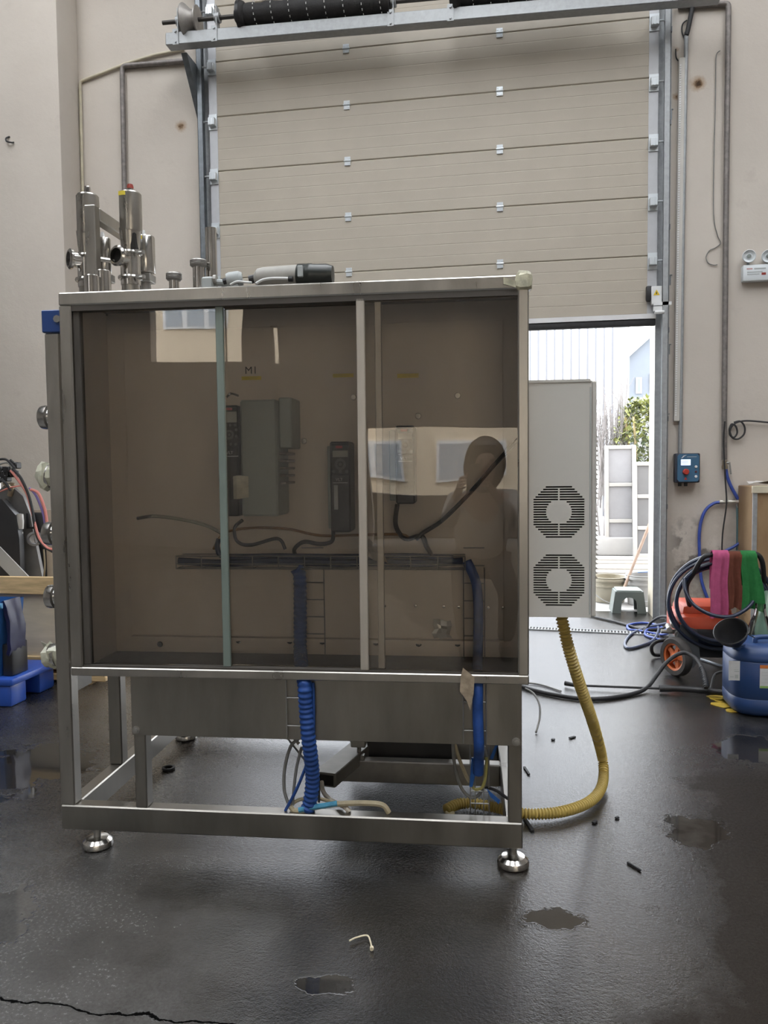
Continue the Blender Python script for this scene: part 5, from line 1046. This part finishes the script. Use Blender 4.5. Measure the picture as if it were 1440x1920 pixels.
# blue pallet and bin
pp = thing('plastic_pallet', 'blue plastic pallet corner sticking in at the left edge', 'pallet', (-3.0, 3.95, 0))
c1 = fp(58, 1312); px1, py0 = c1.x, 3.66
MB().box((px1 - 1.1, py0, .115), (px1, py0 + .42, .155), .012).build('deck', BLUEP, pp)
for x in (px1 - .19, px1 - .62, px1 - 1.08):
    for y in (py0 + .01, py0 + .27): MB().box((x, y, .0), (x + .17, y + .14, .115), .012).build('foot', BLUEP, pp)
bn = thing('plastic_bin', 'blue plastic bin with a dark bag inside standing on the blue pallet', 'bin', (-3.0, 3.9, .155))
a = wp(25, 1125, 3.78); x1 = wp(3, 1200, 3.70).x
MB().add([(x1 - .5, 3.70, .156), (x1 - .02, 3.70, .156), (x1 - .02, 3.86, .156), (x1 - .5, 3.86, .156), (x1 - .52, 3.68, a.z), (x1 + .015, 3.68, a.z), (x1 + .015, 3.88, a.z), (x1 - .52, 3.88, a.z)], [(0, 3, 2, 1), (0, 1, 5, 4), (1, 2, 6, 5), (2, 3, 7, 6), (3, 0, 4, 7)]).build('body', M('bin_blue', (.03, .12, .36), .35, var=.12), bn)
MB().box((x1 - .535, 3.665, a.z - .03), (x1 + .03, 3.685, a.z), .004).build('rim', M('bin_rim', (.07, .25, .45), .3), bn)
k = MB(); rn = random.Random(21); g = []
for j in range(9):
    t = j / 8; row = []
    for i in range(6): s = i / 5; row.append(Vector((x1 + .02 + .03 * math.sin(t * 2.5) + .01 * rn.random(), 3.70 + .13 * s, a.z + .01 - .30 * t)))
    g.append(row)
k.sheet(g, .02); k.build('liner_bag', M('liner_blue', (.008, .011, .06), .35, var=.3), bn); MB().box((x1 - .01, 3.71, .156), (x1 + .05, 3.85, .33), .01).build('black_skirt', BLACK, bn)
# blue-and-silver odds at the very left edge are part of the bin's bag rim

# ================================================================== outside the doorway
def facade_mat(name, c, c2):
    return M(name, c, .55, var=0, col2=c2, scale=1.5)
FAC = facade_mat('white_cladding', (.62, .635, .66), (.65, .665, .69)); FAC2 = facade_mat('blue_grey_cladding', (.13, .145, .17), (.14, .16, .185))
b1 = thing('clad_building', 'tall white ribbed-metal factory building across the yard', 'building', (0, 22, 0))
YB1 = 20.0; x1 = wp(1178, 700, YB1).x
MB().box((-16, YB1, 0), (x1, YB1 + 3.6, 11)).build('wall', FAC, b1)
r0 = None; step = .2; n = int((x1 + 8) / step)
for i in range(n):
    if r0 is None: r0 = MB().add([(x1 - .12, YB1 - .001, 0), (x1 - .08, YB1 - .035, 0), (x1 - .045, YB1 - .035, 0), (x1 - .005, YB1 - .001, 0), (x1 - .12, YB1 - .001, 11), (x1 - .08, YB1 - .035, 11), (x1 - .045, YB1 - .035, 11), (x1 - .005, YB1 - .001, 11)], [(0, 1, 5, 4), (1, 2, 6, 5), (2, 3, 7, 6), (3, 0, 4, 7), (0, 3, 2, 1), (4, 5, 6, 7)]).build('rib', FAC, b1, ang=10)
    else: share(r0, b1, (-step * i, 0, 0))
MB().box((x1 - .28, YB1 - .05, 0), (x1 + .02, YB1 + .001, 11), .01).build('corner_flashing', M('flashing', (.3, .31, .33), .5, var=.04), b1)
j0 = None
for i in range(n):
    if j0 is None: j0 = MB().box((x1 - .2, YB1 - .006, 0), (x1 - .155, YB1 + .001, 11)).build('joint', M('joint_shadow', (.14, .145, .16), .7), b1)
    else: share(j0, b1, (-step * i, 0, 0))
k = MB()
for z in (1.2, 3.2, 5.2):
    for i in range(26): q = x1 - .3 - .2 * i; k.cyl((q, YB1 - .012, z), (q, YB1 + .0, z), .022, n=6)
k.build('fixing_screws', GREYP, b1)
b2 = thing('clad_building', 'further pale blue-grey building with small windows and a sloping eave', 'building', (9, 40, 0))
YB2 = 30.0; q0, q1 = wp(1176, 668, YB2), wp(1262, 590, YB2)
k = MB().prism([(q0.x - 4, 0), (q1.x + 8, 0), (q1.x + 8, q1.z + (q1.z - q0.z) * 8 / (q1.x - q0.x)), (q0.x - 4, q0.z - (q1.z - q0.z) * 4 / (q1.x - q0.x))], (0, YB2 + 8, 0), (1, 0, 0), (0, 0, 1), 8); k.build('wall', FAC2, b2)
for x0, y0, x_, y_ in ((1192, 708, 1203, 738), (1218, 700, 1230, 735)):
    a, b = wp(x0, y0, YB2), wp(x_, y_, YB2); f = MB().box((a.x, YB2 - .05, b.z), (b.x, YB2 + .01, a.z)).build('window_frame', GREYP, b2); MB().box((a.x + .06, YB2 - .06, b.z + .06), (b.x - .06, YB2 - .045, a.z - .06)).build('pane', M('dim_window', (.16, .2, .26), .15), f)
k = MB(); vv = (q1 - q0).normalized(); k.obox(q0 - vv * 4 + Vector((0, -.1, 0)), q1 + vv * 8 + Vector((0, -.1, 0)), .25, .12); k.build('eave', GREYP, b2)
# perimeter wall behind the plants
tag(MB().box((2.4, 16.4, 0), (9, 16.6, wp(1200, 745, 16.4).z), .02).build('yard_wall', M('grey_render', (.22, .225, .225), .8, var=.08)), 'low grey boundary wall behind the evergreen bush', 'wall')
# bare shrub
rn = random.Random(4); sb = thing('bare_shrub', 'leafless brown shrub with thin upright twigs beyond the leaning panels', 'shrub', (1.9, 13.6, 0)); Ys = 13.6
k = MB()
for i in range(70):
    x = rn.uniform(1118, 1172); y0 = rn.uniform(900, 960); h = rn.uniform(110, 230); Y = Ys + rn.uniform(-.5, .5); lean = rn.uniform(-14, 16)
    P = [wp(x, y0, Y), wp(x + lean * .4 + rn.uniform(-3, 3), y0 - h * .5, Y), wp(x + lean, y0 - h, Y)]; k.tube(cr(P, 3), .008, 4, rf=lambda L: max(.003, .011 - .004 * L))
    for j in range(3): t = rn.uniform(.3, .9); a = P[0].lerp(P[2], t); k.tube([a, a + Vector((rn.uniform(-.2, .2), rn.uniform(-.1, .1), rn.uniform(.12, .35)))], .0045, 3)
k.build('twigs', M('twig_brown', (.20, .185, .18), .8, var=.2), sb)
stems = MB()
for i in range(6): a = wp(1125 + 8 * i, 960, Ys); stems.cyl((a.x, Ys, 0), (a.x + rn.uniform(-.1, .1), Ys, a.z + .2), .02, .012, 6)
stems.build('stems', M('twig_brown', ()), sb)
def bush(name, label, X, Y, rx, ry, z0, z1, n, cols, seed):
    t = thing(name, label, 'shrub', (X, Y, 0)); rn = random.Random(seed)
    ks = [MB() for _ in cols]
    for i in range(n):
        u, w, th = rn.random(), rn.random(), rn.uniform(0, 6.283); r = (u ** .33); z = z0 + (z1 - z0) * (w ** .8); sh = math.sqrt(max(.08, 1 - ((z - (z0 + z1) / 2) / ((z1 - z0) * .56)) ** 2))
        c = Vector((X + rx * r * sh * math.cos(th), Y + ry * r * sh * math.sin(th), z)); d = Vector((rn.uniform(-1, 1), rn.uniform(-1, 1), rn.uniform(-.6, .9))).normalized(); s, _ = perp(d); l = rn.uniform(.07, .15); wd_ = l * .24
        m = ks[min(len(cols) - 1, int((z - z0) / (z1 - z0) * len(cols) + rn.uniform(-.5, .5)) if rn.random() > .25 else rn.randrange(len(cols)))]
        m.add([c, c + d * l * .5 + s * wd_, c + d * l, c + d * l * .5 - s * wd_], [(0, 1, 2, 3)])
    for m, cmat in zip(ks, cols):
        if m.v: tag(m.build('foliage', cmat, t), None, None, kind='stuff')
    k = MB()
    for i in range(7): th = rn.uniform(0, 6.283); k.tube(cr([Vector((X + .1 * math.cos(th), Y + .1 * math.sin(th), 0)), Vector((X + .3 * rx * math.cos(th), Y + .3 * ry * math.sin(th), z0 + .3)), Vector((X + .7 * rx * math.cos(th), Y + .7 * ry * math.sin(th), z1 - .3))], 4), .02, 5)
    k.build('branches', M('branch_tan', (.45, .36, .2), .7, var=.2), t)
cb_ = wp(1192, 800, 13.2); zt, zl = wp(1192, 748, 13.2).z, .25
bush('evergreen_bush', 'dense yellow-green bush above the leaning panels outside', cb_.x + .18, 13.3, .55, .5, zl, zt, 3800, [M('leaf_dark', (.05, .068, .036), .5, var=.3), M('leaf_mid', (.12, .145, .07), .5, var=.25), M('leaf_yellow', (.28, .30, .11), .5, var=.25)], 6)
# leaning framed panels
def fpanel(label, pts, Y, tilt, dark):
    (x0, y0), (x1, y1) = pts; a, b = wp(x0, y0, Y), wp(x1, y1, Y); t = thing('framed_panel', label, 'panel', ((a.x + b.x) / 2, Y, 0), group='framed panels leaning in the yard'); w, h = b.x - a.x, a.z
    PF = M('panel_frame', (.38, .37, .355), .5, var=.06); PB = M('panel_board_' + ('dark' if dark else 'light'), (.15, .15, .155) if dark else (.26, .26, .275), .6, var=.1, scale=3)
    def bx(u0, z0, u1, z1, d0, d1, nm, m):
        k = MB().box((a.x + u0, -d1, z0), (a.x + u1, -d0, z1), .006); k.v = [Vector((v.x, Y + v.y + tilt * v.z, v.z)) for v in k.v]; return k.build(nm, m, t)
    fr = .055
    bx(0, .0, fr, h, 0, .05, 'stile', PF); bx(w - fr, 0, w, h, 0, .05, 'stile', PF)
    zs = [0, h * .33, h * .66, h]
    for i, z in enumerate(zs): bx(fr, max(0, z - fr), w - fr, max(fr, z), .001, .045, 'rail', PF)
    for i in range(3): bx(fr, zs[i] + (fr if i == 0 else 0), w - fr, zs[i + 1] - fr, .012, .025, 'board', PB)
fpanel('white framed panel with three boards leaning outside, left one', ((1135, 835), (1193, 1040)), 11.2, .09, False)
fpanel('grey framed panel with chalk marks leaning outside, right one', ((1188, 866), (1245, 1046)), 10.95, .09, True)
k = MB(); q = wp(1209, 934, 10.98)
for a_, b_ in (((-.05, .0), (-.02, .03)), ((-.01, -.03), (.02, .06)), ((.02, .06), (.06, -.02)), ((-.02, 0), (.06, .02))): k.obox(q + Vector((a_[0], .03, a_[1])), q + Vector((b_[0], .03, b_[1])), .008, .004, up=(0, 1, 0))
tag(k.build('chalk_mark', WHITE), 'white scrawled chalk mark on the right-hand leaning panel', 'mark')
# white box slab and planks on the ground
a, b = wp(1112, 1006, 10.6), fp(1195, 1042); t = tag(MB().box((a.x, b.y, 0), (b.x, b.y + .28, wp(1150, 1008, b.y).z), .02).build('white_board_stack', M('board_white', (.36, .355, .35), .6, var=.06)), 'low stack of white boards in front of the leaning panels', 'boards')
for i in range(6):
    y = 8.75 + .3 * i; tag(MB().box((.7 + .1 * (i % 2), y, 0), (3.1, y + .24, .035 + .008 * (i % 3)), .006).build('plank', M('pale_plank_%d' % (i % 2), ((.34, .31, .265), (.30, .285, .255))[i % 2], .7, var=.12, scale=4)),
        ['%s pale plank on the ground outside the doorway' % s for s in ('nearest', 'second nearest', 'third nearest', 'third farthest', 'second farthest', 'farthest')][i], 'plank', 'planks lying in the yard')
# buckets, stool, stick
def bucket(label, x, Y, r, ytop, col):
    c = wp(x, 1140, Y); zt = wp(x, ytop, Y).z; t = thing('paint_bucket', label, 'bucket', (c.x, Y, 0), group='pale buckets outside the doorway'); m = M('bucket_' + col, {'white': (.36, .36, .355), 'cream': (.35, .32, .25)}[col], .45, var=.05)
    MB().lathe([(0, 0), (r * .86, 0), (r * .88, .01), (r * .97, zt - .09), (r * 1.04, zt - .085), (r * 1.04, zt - .07), (r * .98, zt - .065), (r * .98, zt - .04), (r * 1.06, zt - .036), (r * 1.06, zt - .02), (r, zt - .015), (r * 1.03, zt), (r * .95, zt), (r * .82, .02), (0, .02)], (c.x, Y, 0), n=32).build('shell', m, t)
    MB().tube(cr([Vector((c.x - r * 1.05, Y, zt - .06)), Vector((c.x - r * .9, Y - r * .7, zt - .14)), Vector((c.x, Y - r * 1.1, zt - .22)), Vector((c.x + r * .9, Y - r * .7, zt - .14)), Vector((c.x + r * 1.05, Y, zt - .06))], 5), .004, 6).build('bail_handle', GALV, t)
bucket('cream bucket standing left behind the plastic stool', 1141, 7.38, .165, 1080, 'cream'); bucket('white bucket standing right behind the plastic stool', 1206, 7.25, .155, 1077, 'white')
st = thing('plastic_stool', 'small grey-green plastic step stool just outside the doorway', 'stool', fp(1179, 1150)); c = fp(1179, 1149); h = wp(1180, 1106, c.y).z; SM = M('stool_green', (.14, .165, .155), .45, var=.06)
MB().box((c.x - .105, c.y - .02, h - .025), (c.x + .105, c.y + .19, h), .012).build('top', SM, st)
for yy, nm in ((c.y - .03, 'f'), (c.y + .17, 'b')):
    arch = [(-.14, 0), (-.115, h - .012), (.115, h - .012), (.14, 0), (.068, 0)]
    arch += [(.064 * math.cos(t * math.pi / 8), .075 + .06 * math.sin(t * math.pi / 8)) for t in range(9)] + [(-.068, 0)]
    MB().prism(arch, (c.x, yy + .02, 0), (1, 0, 0), (0, 0, 1), .02).build('side_panel', SM, st)
for sx in (-1, 1): MB().add([(c.x + sx * .14, c.y - .03, 0), (c.x + sx * .12, c.y - .03, 0), (c.x + sx * .095, c.y - .02, h - .012), (c.x + sx * .115, c.y - .02, h - .012), (c.x + sx * .14, c.y + .2, 0), (c.x + sx * .12, c.y + .2, 0), (c.x + sx * .095, c.y + .19, h - .012), (c.x + sx * .115, c.y + .19, h - .012)], [(0, 1, 2, 3), (4, 7, 6, 5), (0, 3, 7, 4), (1, 5, 6, 2), (2, 6, 7, 3), (0, 4, 5, 1)]).build('end_panel', SM, st)
a = wp(1181, 1076, 7.2); b = wp(1219, 980, 7.5); d = (b - a).normalized(); tag(MB().cyl(a - d * .28, b, .014, n=10).build('wooden_stick', M('stick_wood', (.27, .19, .14), .6, var=.2, scale=10)), 'wooden pole leaning out of the white bucket', 'pole')
tag(MB().obox(wp(1196, 1073, 7.2), wp(1226, 1071, 7.2), .05, .006).build('blue_strip', M('strip_blue', (.08, .16, .42), .5)), 'blue strip lying across the top of the white bucket', 'strip')

tag(MB().box((-12, -9.6, 0), (12, -9.4, .8), .02).build('yard_wall', M('dark_low_wall', (.10, .095, .09), .8, var=.1)), 'low dark wall behind the hall, seen only in reflections', 'wall')  # added to cut the bright reflection below the beige building's windows
# ================================================================== behind the camera: building reflected in the panes
b3 = thing('beige_building', 'beige building with white-framed windows reflected in the cabinet panes', 'building', (0, -17, 0))
BG = M('beige_render', (.74, .62, .46), .7, var=.05); MB().box((-26, -21, 0), (16, -16, 14)).build('wall', BG, b3)
WF = M('window_white', (.8, .8, .8), .5); GP = M('reflected_glass', (.42, .46, .5), .2)
def win(x0, x1, z0, z1, n=2):
    f = MB().box((x0, -16.02, z0), (x1, -15.93, z1)).build('window_frame', WF, b3); w = (x1 - x0) / n
    for i in range(n): MB().box((x0 + w * i + .07, -15.935, z0 + .07), (x0 + w * (i + 1) - .07, -15.92, z1 - .07)).build('pane', GP, f)
for x in (-5.2, -2.6, .0, 2.6, 5.2): win(x, x + 1.7, 1.0, 1.9, 2)
for x in (-16, -13.2, -10.2, -7.4, -4.2, -1.4): win(x, x + 1.7, 5.1, 7.3, 3)

# ================================================================== the photographer, seen only as a faint reflection in the right-hand pane
def skinned(name, nodes, edges, mat, parent, root=0, sub=2):
    me = bpy.data.meshes.new(name + '_rig'); me.from_pydata([n[0] for n in nodes], edges, []); o = bpy.data.objects.new(name + '_rig', me); COL.objects.link(o)
    sk = o.modifiers.new('skin', 'SKIN'); sk.use_smooth_shade = True
    if not me.skin_vertices: bpy.context.view_layer.objects.active = o
    for v, n in zip(me.skin_vertices[0].data, nodes): v.radius = (n[1], n[2] if len(n) > 2 else n[1]); v.use_root = False
    me.skin_vertices[0].data[root].use_root = True
    sb_ = o.modifiers.new('sub', 'SUBSURF'); sb_.levels = sub; sb_.render_levels = sub
    bpy.context.view_layer.update(); ev = o.evaluated_get(bpy.context.evaluated_depsgraph_get()); m2 = ev.to_mesh()
    k = MB().add([v.co.copy() for v in m2.vertices], [tuple(p.vertices) for p in m2.polygons]); bpy.data.objects.remove(o)
    return k.build(name, mat, parent, ang=180)
pn = thing('person', 'person in a pale jacket crouching with a phone, faintly reflected in the right-hand pane', 'person', (.1, -.5, 0))
SKINM = M('skin', (.50, .33, .25), .5, var=.04); JK = M('jacket_pale', (.62, .59, .56), .85, var=.08, bump=.2); TR = M('trousers_dark', (.03, .032, .04), .85, var=.1); HAIRM = M('hair_black', (.012, .010, .009), .5, var=.2, scale=30, stretch=(1, 1, .2))
hx_ = .10
N_ = [((hx_, -.62, .62), .11), ((hx_, -.53, .84), .11), ((hx_, -.43, 1.02), .12, .10), ((hx_, -.37, 1.12), .05), ((hx_, -.345, 1.19), .062), ((hx_, -.335, 1.26), .078, .088), ((hx_, -.345, 1.345), .07, .08),
      ((hx_ + .17, -.42, 1.05), .05), ((hx_ + .21, -.24, .90), .042), ((.135, -.085, 1.10), .025), ((hx_ - .17, -.42, 1.05), .05), ((hx_ - .22, -.24, .90), .042), ((-.055, -.085, 1.12), .025),
      ((hx_ + .10, -.62, .60), .085), ((hx_ + .13, -.26, .44), .06), ((hx_ + .12, -.52, .10), .042), ((hx_ + .13, -.36, .04), .036), ((hx_ - .10, -.62, .60), .085), ((hx_ - .13, -.26, .44), .06), ((hx_ - .12, -.52, .10), .042), ((hx_ - .13, -.36, .04), .036)]
E__ = [(0, 1), (1, 2), (2, 3), (3, 4), (4, 5), (5, 6), (2, 7), (7, 8), (8, 9), (2, 10), (10, 11), (11, 12), (0, 13), (13, 14), (14, 15), (15, 16), (0, 17), (17, 18), (18, 19), (19, 20)]
# palms and fingers: right hand holds the lower right edge of the phone, left hand the left edge
for base, sx, wx in ((9, 1, .073), (12, -1, -.031)):
    w_ = Vector(N_[base][0]); palm = Vector((wx + sx * .018, -.050, 1.155)); ip = len(N_); N_.append((tuple(palm), .024, .014)); E__.append((base, ip))
    for j in range(4):
        z = 1.135 + .021 * j; ln = (.8, .95, 1., .9)[j]; i0 = len(N_)
        N_ += [((wx + sx * .022, -.028, z), .0085), ((wx + sx * .012, -.009, z + .002), .008), ((wx - sx * .012 * ln, -.004, z + .004), .007)]; E__ += [(ip, i0), (i0, i0 + 1), (i0 + 1, i0 + 2)]
    i0 = len(N_); N_ += [((wx + sx * .012, -.048, 1.185), .010), ((wx - sx * .002, -.036, 1.205), .009), ((wx - sx * .016, -.030, 1.215), .007)]; E__ += [(ip, i0), (i0, i0 + 1), (i0 + 1, i0 + 2)]
skinned('body', N_, E__, SKINM, pn)
jn = [(N_[i][0], N_[i][1] + .018) + ((N_[i][2] + .018,) if len(N_[i]) > 2 else ()) for i in (0, 1, 2, 7, 8, 9, 10, 11, 12)]; jn[0] = (N_[0][0], .17, .15); jn[1] = (N_[1][0], .18, .15); jn[2] = (N_[2][0], .17, .13); jn[5] = (tuple(Vector(N_[9][0]).lerp(Vector(N_[8][0]), .2)), .036); jn[8] = (tuple(Vector(N_[12][0]).lerp(Vector(N_[11][0]), .2)), .036)
skinned('jacket', jn, [(0, 1), (1, 2), (2, 3), (3, 4), (4, 5), (2, 6), (6, 7), (7, 8)], JK, pn)
tn = [(N_[i][0], N_[i][1] + .014) for i in (0, 13, 14, 15, 17, 18, 19)]; skinned('trousers', tn, [(0, 1), (1, 2), (2, 3), (0, 4), (4, 5), (5, 6)], TR, pn)
for sx in (-1, 1): MB().box((hx_ + sx * .125 - .045, -.57, .0), (hx_ + sx * .125 + .045, -.30, .085), .03).build('shoe', BLACK, pn)
hc = Vector((hx_, -.355, 1.30)); k = MB(); bm = bmesh.new(); bmesh.ops.create_uvsphere(bm, u_segments=24, v_segments=16, radius=1)
for v in bm.verts:
    d = v.co.copy(); f = 1.0; c = Vector((d.x * .128, d.y * .130, d.z * .142))
    if d.y > .25 and d.z < .45: c.y = min(c.y, .03 + .02 * (d.z + 1))       # hair line leaves the face free
    if d.z < -.1 and d.y < .4: c.z *= 1.5; c.x *= 1.05
    v.co = hc + c
k.bm(bm); k.build('hair', HAIRM, pn, ang=80)
for sx in (-1, 1): MB().lathe([(0, 0), (.011, 0), (.009, .005), (0, .007)], (hx_ + sx * .032, -.250, 1.285), (0, 1, 0), 10).build('eye', M('eye_dark', (.03, .02, .015), .2), pn); MB().lathe([(0, -.004), (.018, -.004), (.024, .004), (0, .008)], (hx_ + sx * .083, -.345, 1.27), (sx, .2, 0), 12).build('ear', SKINM, pn)
MB().add([(hx_ - .013, -.258, 1.248), (hx_ + .013, -.258, 1.248), (hx_, -.235, 1.252), (hx_, -.256, 1.292)], [(0, 1, 2), (0, 2, 3), (1, 3, 2), (0, 3, 1)]).build('nose', SKINM, pn, ang=80)
MB().obox((hx_ - .022, -.262, 1.225), (hx_ + .022, -.262, 1.225), .006, .008, up=(0, 0, 1), bev=.002).build('mouth', M('lips', (.35, .14, .12), .5), pn)
ph = thing('phone', 'dark phone held up by the crouching person, at the camera position', 'phone', (.02, -.02, 1.11))
MB().box((-.018, -.0235, 1.112), (.060, -.0155, 1.268), .004).build('body', BLACK, ph); MB().box((-.015, -.0243, 1.116), (.057, -.0235, 1.264)).build('screen', M('phone_screen', (.2, .22, .25), .1, emit=.3), ph)
MB().box((-.014, -.0156, 1.232), (.014, -.0125, 1.264), .001).build('camera_bump', BLACK, ph)
